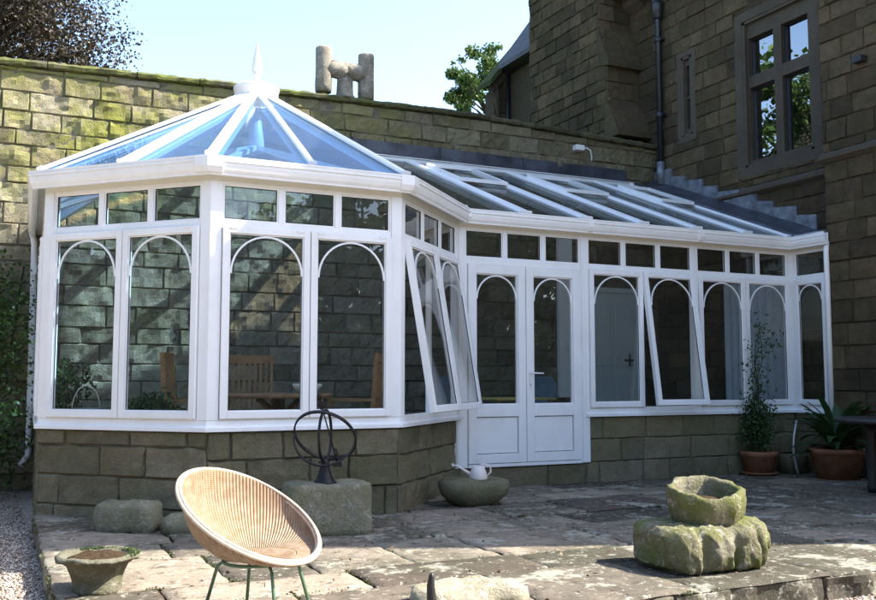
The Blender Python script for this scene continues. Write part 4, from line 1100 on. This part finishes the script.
# foreground lichen block and dark spike
lb = empty('lichen_block', (.74, -3.24, 0), R(-10)); tag(lb, 'low cream lichen-covered stone slab at the bottom centre foreground', 'stone')
mb = MB(); rock(mb, .31, .17, [(1.05, -.01), (1.03, .03), (.96, .07), (.84, .085), (.4, .095), (.02, .09)], 60, 4, .036, 8, 40); mb.build('stone_body', 'lichen_stone', lb)
sp_ = empty('stone_spike', (.47, -3.36, 0)); tag(sp_, 'thin dark pointed shard standing at the left end of the lichen slab', 'stone shard')
mb = MB(); rock(mb, .02, .022, [(1.1, -.02), (1.05, .06), (.85, .13), (.6, .17), (.5, .185), (.1, .195)], 14, 3, .012, 20, 50); mb.build('shard_body', 'table_dark', sp_)

# wicker bucket chair
RC = Vector((-.4365, -3.216, .535)); th, ph = .5626, -.8806
nrm = Vector((math.sin(th)*math.cos(ph), math.sin(th)*math.sin(ph), math.cos(th)))
wcx, wcy = RC.x-.02, RC.y+.03
ch = empty('wicker_chair', (wcx, wcy, 0)); tag(ch, 'round wicker bucket chair on thin green metal legs in the left foreground', 'chair')
hx = Vector((nrm.x, nrm.y, 0)).normalized()                 # horizontal direction the chair faces
u_ = Vector((-hx.y, hx.x, 0)); v_ = nrm.cross(u_)
off = Vector((wcx, wcy, 0)); N = 144; seat_c = RC+Vector((hx.x*.045, hx.y*.045, 0)); seat_c.z = .335
RIM = .37; SR = .185
me_v = []; me_f = []; uvs = []
def ring_at(t):
    """t 0 rim .. 1 seat edge"""
    ring = []
    for k in range(N):
        a = 2*math.pi*k/N
        # angle 0 -> direction u_, rim point and seat point share the angle
        pr = RC+(u_*math.cos(a)-v_*math.sin(a)*-1*-1)*RIM if False else RC+(u_*math.cos(a)+(-v_ if v_.dot(hx) < 0 else v_)*math.sin(a))*RIM
        ps = seat_c+(u_*math.cos(a)+hx*math.sin(a))*SR
        p = pr.lerp(ps, t)
        bul = .045*math.sin(math.pi*t)                     # bowl bulges outward
        dirh = (u_*math.cos(a)+hx*math.sin(a)); p = p+dirh*bul-Vector((0, 0, 1))*bul*.5
        rib = 0
        ring.append(p+dirh*rib-off)
    return ring
rows = 44; rings = [ring_at(i/rows) for i in range(rows+1)]
def wick_mesh(name, rings, cap):
    v = [tuple(p) for r in rings for p in r]; f = []; uv = []
    for i in range(len(rings)-1):
        for k in range(N):
            k2 = (k+1) % N; f.append((i*N+k, i*N+k2, (i+1)*N+k2, (i+1)*N+k))
            uv += [(k/N, i/rows), ((k+1)/N, i/rows), ((k+1)/N, (i+1)/rows), (k/N, (i+1)/rows)]
    me = bpy.data.meshes.new(name); me.from_pydata(v, [], f); me.polygons.foreach_set('use_smooth', [True]*len(f))
    ul = me.uv_layers.new(name='UVMap'); ul.data.foreach_set('uv', np.array(uv, 'f').ravel())
    me.materials.append(M['wicker']); o = bpy.data.objects.new(name, me); COL.objects.link(o); o.parent = ch
    sm_ = o.modifiers.new('thick', 'SOLIDIFY'); sm_.thickness = .008; return o
wick_mesh('bucket', rings, False)
sr = []
for i in range(14):
    f_ = 1-i/13.2; sr.append([seat_c+(u_*math.cos(2*math.pi*k/N)+hx*math.sin(2*math.pi*k/N))*SR*1.0*f_+Vector((0, 0, -.012*math.sin(math.pi*(1-f_))))-off for k in range(N)])
wick_mesh('seat', sr, True)
mb = MB(); vv = (-v_ if v_.dot(hx) < 0 else v_)
for dr_, up_ in ((0, 0), (.012, -.008), (-.004, -.014)):
    mb.tube([RC+(u_*math.cos(a)+vv*math.sin(a))*(RIM+dr_)+nrm*up_-off+nrm*.002*math.sin(a*60) for a in [2*math.pi*k/120 for k in range(120)]], .009, 8, loop=True)
mb.build('rim', 'cane', ch)
mb = MB(); SC = seat_c-off
mb.tube([SC+Vector((math.cos(a)*.165, math.sin(a)*.165, -.022)) for a in [2*math.pi*k/40 for k in range(40)]], .008, 8, loop=True); mb.build('leg_ring', 'green_metal', ch)
for a in (R(-25)+math.pi, R(-25)-.95-0.1, R(-25)+.2, R(-25)+1.95):
    mb = MB(); d = Vector((math.cos(a), math.sin(a), 0))
    mb.tube([SC+d*.12+Vector((0, 0, -.02)), SC+d*.165+Vector((0, 0, -.026)), SC+d*.195+Vector((0, 0, -.05)), Vector((SC.x, SC.y, 0))+d*.275+Vector((0, 0, .003))], .0085, 8); mb.build('leg', 'green_metal', ch)

# terracotta pots by the wall
pt = empty('potted_shrub', (7.06, 1.02, 0)); tag(pt, 'slender climbing shrub in a banded terracotta pot on a saucer against the dwarf wall', 'potted plant')
mb = MB(); mb.lathe([(.2, 0), (.23, .02), (.235, .035), (.2, .03), (.01, .03)], 28); mb.build('saucer', 'terracotta', pt)
mb = MB(); pot(mb, .225, .27); o = mb.build('pot', 'terracotta', pt, loc=(0, 0, .02))
mb = MB(); rnd = random.Random(8); tips = []
for k in range(6):
    x, y = rnd.uniform(-.06, .06), rnd.uniform(-.05, .05); pts = [(x, y, .26)]
    hgt = rnd.uniform(.9, 1.65) if k < 4 else rnd.uniform(.5, .7)
    for j in range(1, 8): pts.append((x+.05*j*rnd.uniform(-.3, .6)*.6, y+.02*j*rnd.uniform(-1, 1)*.3, .26+hgt*j/7))
    mb.tube(pts, .006, 5); tips += pts
tips += [(.12+.05*i, 0, 1.55+.06*i) for i in range(4)]
mb.build('stems', 'bark', pt)
rg = np.random.default_rng(5); tp = np.array(tips); k = rg.integers(0, len(tp), 900)
Pp = tp[k]+rg.normal(size=(900, 3))*np.array([.085, .07, .08])
Pp2 = np.array((0, 0, .62))+rg.normal(size=(1100, 3))*np.array([.10, .09, .16])
cards('foliage', np.concatenate([Pp, Pp2]), .055, 'dark_leaf', pt, 6, .45)
pq = empty('potted_agave', (7.56, .26, 0)); tag(pq, 'broad-leaved evergreen in a large plain terracotta pot beside the dark table', 'potted plant')
mb = MB(); pot(mb, .325, .36, .04); mb.build('pot', 'terracotta', pq)
mb = MB(); mb.lathe([(.29, .31), (.01, .32)], 20); mb.build('soil_fill', 'soil', pq)
mb = MB(); rnd = random.Random(2)
for k in range(64):
    a = rnd.uniform(0, 6.28); ln = rnd.uniform(.35, .66); el = rnd.uniform(.35, 1.45); d = Vector((math.cos(a), math.sin(a), 0)); sdv = Vector((-d.y, d.x, 0))
    base = Vector((d.x*.05, d.y*.05, rnd.uniform(.32, .55))); rings = []; wmax = rnd.uniform(.045, .08)
    for j in range(7):
        t_ = j/6; e2 = el-.7*t_; p = base+d*(ln*t_*math.cos(el-.35*t_))+Vector((0, 0, ln*t_*math.sin(el-.5*t_)))
        wv = wmax*math.sin(math.pi*min(.97, .08+.9*t_)); rings.append([p-sdv*wv, p-Vector((0, 0, .012)), p+sdv*wv])
    mb.loft(rings, False, False, (rnd.random(),)*3, sm=True)
mb.build('leaves', 'dark_leaf', pq)
# small stone step and bent hose between the pots
mb = MB(); rock(mb, .16, .11, [(1, 0), (1, .2), (.95, .23), (.02, .235)], 32, 7, .012, 9, 60); o = mb.build('stone_block', 'dwarf_stone', loc=(7.62, 1.0, 0)); tag(o, 'small grey stone block against the wall between the two terracotta pots', 'stone')
mb = MB(); mb.tube([(7.23+.07*(1-math.sin(math.pi*t_)), .62, .02+.66*t_) for t_ in [i/14 for i in range(15)]], .016, 8)
o = mb.build('bent_hose', 'galv'); tag(o, 'grey curved hose end leaning between the pots beside the white downpipe', 'hose')
# dark garden table at the right edge
gt = empty('garden_table', (6.85, -1.15, 0), R(-25)); tag(gt, 'dark garden table with heavy legs at the right edge of the terrace', 'table')
mb = MB(); mb.lathe([(.60, .735), (.62, .745), (.62, .775), (.60, .785)], 48); mb.build('tabletop', 'table_dark', gt)
for a in (.6, 2.2, 3.7, 5.3):
    mb = MB(); mb.lathe([(.05, 0), (.06, .05), (.045, .1), (.065, .35), (.05, .6), (.07, .74)], 12, (.3*math.cos(a), .3*math.sin(a))); mb.build('leg', 'table_dark', gt)

# ------------------------------------------------------------------ climbing shrub on the wall at the left
vn = empty('climbing_shrub', (-1.9, YW-.1, -.15)); tag(vn, 'leafy climbing shrub on the garden wall left of the conservatory', 'shrub')
mb = MB(); rnd = random.Random(4)
for k in range(7):
    x = rnd.uniform(-.5, .4); pts = [(x*.4, 0, 0)]
    for j in range(1, 8): pts.append((x*.4+x*j/7*1.3+rnd.uniform(-.06, .06), -.03+rnd.uniform(-.03, .03), 2.7*j/7))
    mb.tube(pts, .012, 5)
mb.build('stems', 'bark', vn)
rg = np.random.default_rng(12)
cl = np.stack([rg.uniform(-.35, .5, 40), rg.uniform(-1.2, .0, 40), rg.uniform(.3, 2.7, 40)], 1)
k = rg.integers(0, 40, 6000); cards('foliage', cl[k]+rg.normal(size=(6000, 3))*np.array([.17, .09, .17]), .06, 'ivy_leaf', vn, 3)

# ------------------------------------------------------------------ trees
def tree(name, loc, th_, r, h0, h1, nleaf, size, mat, label, seed, nclump=70, trunk=.3, squash=1., gap=.2, group=None, thr=.38):
    t = empty(name, loc); tag(t, label, 'tree', group); rg = np.random.default_rng(seed); rnd = random.Random(seed)
    mb = MB(); top = h1*.8
    mb.tube([(0, 0, -.2), (.05, .03, h0*.5), (-.1, .05, h0), (.1, -.1, (h0+top)/2), (0, 0, top)], [trunk*1.2, trunk, trunk*.8, trunk*.5, trunk*.12], 10)
    cc = []
    for k in range(nclump):
        while True:
            q = np.array([rnd.uniform(-1, 1) for _ in range(3)])
            if np.linalg.norm(q) < 1 and np.linalg.norm(q) > gap: break
        hz = (h0+h1)/2+q[2]*(h1-h0)/2; wz = math.sqrt(max(.1, 1-q[2]**2*.6)); c = np.array([q[0]*r*wz, q[1]*r*wz*squash, hz]); cc.append(c)
        if k % 2 == 0:
            z0 = max(h0*.7, hz-abs(r)*.6); mb.tube([(0, 0, min(z0, top)), (c[0]*.5, c[1]*.5, (min(z0, top)+hz)/2+.1), tuple(c)], [trunk*.3, trunk*.15, .015], 6)
    mb.build('trunk', 'bark', t)
    cc = np.array(cc); k = rg.integers(0, len(cc), nleaf); cr = rg.uniform(.55, 1.2, len(cc))*r*.24
    q = rg.normal(size=(nleaf, 3)); q /= np.linalg.norm(q, axis=1)[:, None]; q *= rg.uniform(0, 1, (nleaf, 1))**.45
    q[:, 2] *= .75
    # twig structure: leaves gather into small sprays
    P = cc[k]+q*cr[k][:, None]
    sub = rg.normal(size=(nleaf//14+1, 3))*.0; P = P+rg.normal(size=P.shape)*size*.3
    g = np.floor(P/(size*4.2)); hsh = np.sin(g @ np.array([12.9, 78.2, 37.7]))*43758.5; hsh -= np.floor(hsh); P = P[hsh > thr]
    cards('crown', P, size, mat, t, seed, .65)
    return t
# copper beech beyond the wall at the left
tree('copper_beech', (-3.3, 8.7, 0), 0, 3.4, 5.0, 8.3, 240000, .062, 'copper_leaf', 'dark copper beech hanging over the garden wall at the top left', 101, 260, .4, gap=.1, thr=.34)
tree('green_tree', (17.0, 26, 0), 0, 2.1, 11.6, 15.6, 24000, .15, 'green_leaf', 'light green tree top between the garden wall and the mossy gable', 102, 42, .2, gap=.35)
# garden trees reflected in the panes, plus a hedge added to darken those reflections
grp = 'garden trees behind the viewer'
for i, (x, y, r, h0, h1, m_) in enumerate(((10.5, -24, 3.6, 1.5, 9.5, 'dark_leaf'), (18., -23, 4, 1.5, 9, 'dark_leaf'), (1., -25, 4.5, 1.5, 9.5, 'dark_leaf'), (26, -27, 5, 1.5, 10, 'dark_leaf'), (35, -25, 5, 1.5, 9, 'dark_leaf'),
                                           (-9, -23, 5, 1.5, 9, 'dark_leaf'), (-15, 19, 6, 4, 20, 'green_leaf'), (-20, -6, 5, 1.5, 9.5, 'dark_leaf'), (-19, -16, 5, 1.5, 9.5, 'dark_leaf'), (-16, 0, 4.5, 1.2, 8, 'dark_leaf'), (-17, 7, 5, 1.5, 9, 'dark_leaf'), (6, -22, 3, 1.2, 7, 'dark_leaf'))):
    tree('garden_tree', (x, y, -.16), 0, r, h0, h1, (50000 if y > 10 else 17000 if i == 0 else 26000), .36, m_, 'broad leafy garden tree standing behind the viewer on the lawn', 200+i, 80, .35, group=grp)
hg = empty('reflection_hedge', (8, -20.5, -.16)); tag(hg, 'unseen dark evergreen hedge added behind the viewer to darken pane reflections', 'hedge')
mb = MB(); mb.box(-26, 30, -.8, .8, 0, 2.6); mb.box(-26.8, -25.2, .8, 30, 0, 2.6); mb.build('inner_twigs', 'bark', hg)
rg = np.random.default_rng(77); n = 60000
P1 = np.stack([rg.uniform(-27, 30, n), rg.normal(0, 1, n)*.25+.9, rg.uniform(0, 3.0, n)], 1); n2 = 14000
P2 = np.stack([rg.normal(0, 1, n2)*.25-25.1, rg.uniform(0, 30, n2), rg.uniform(0, 3.0, n2)], 1)
cards('foliage', np.concatenate([P1, P2]), .22, 'dark_leaf', hg, 8, .7)
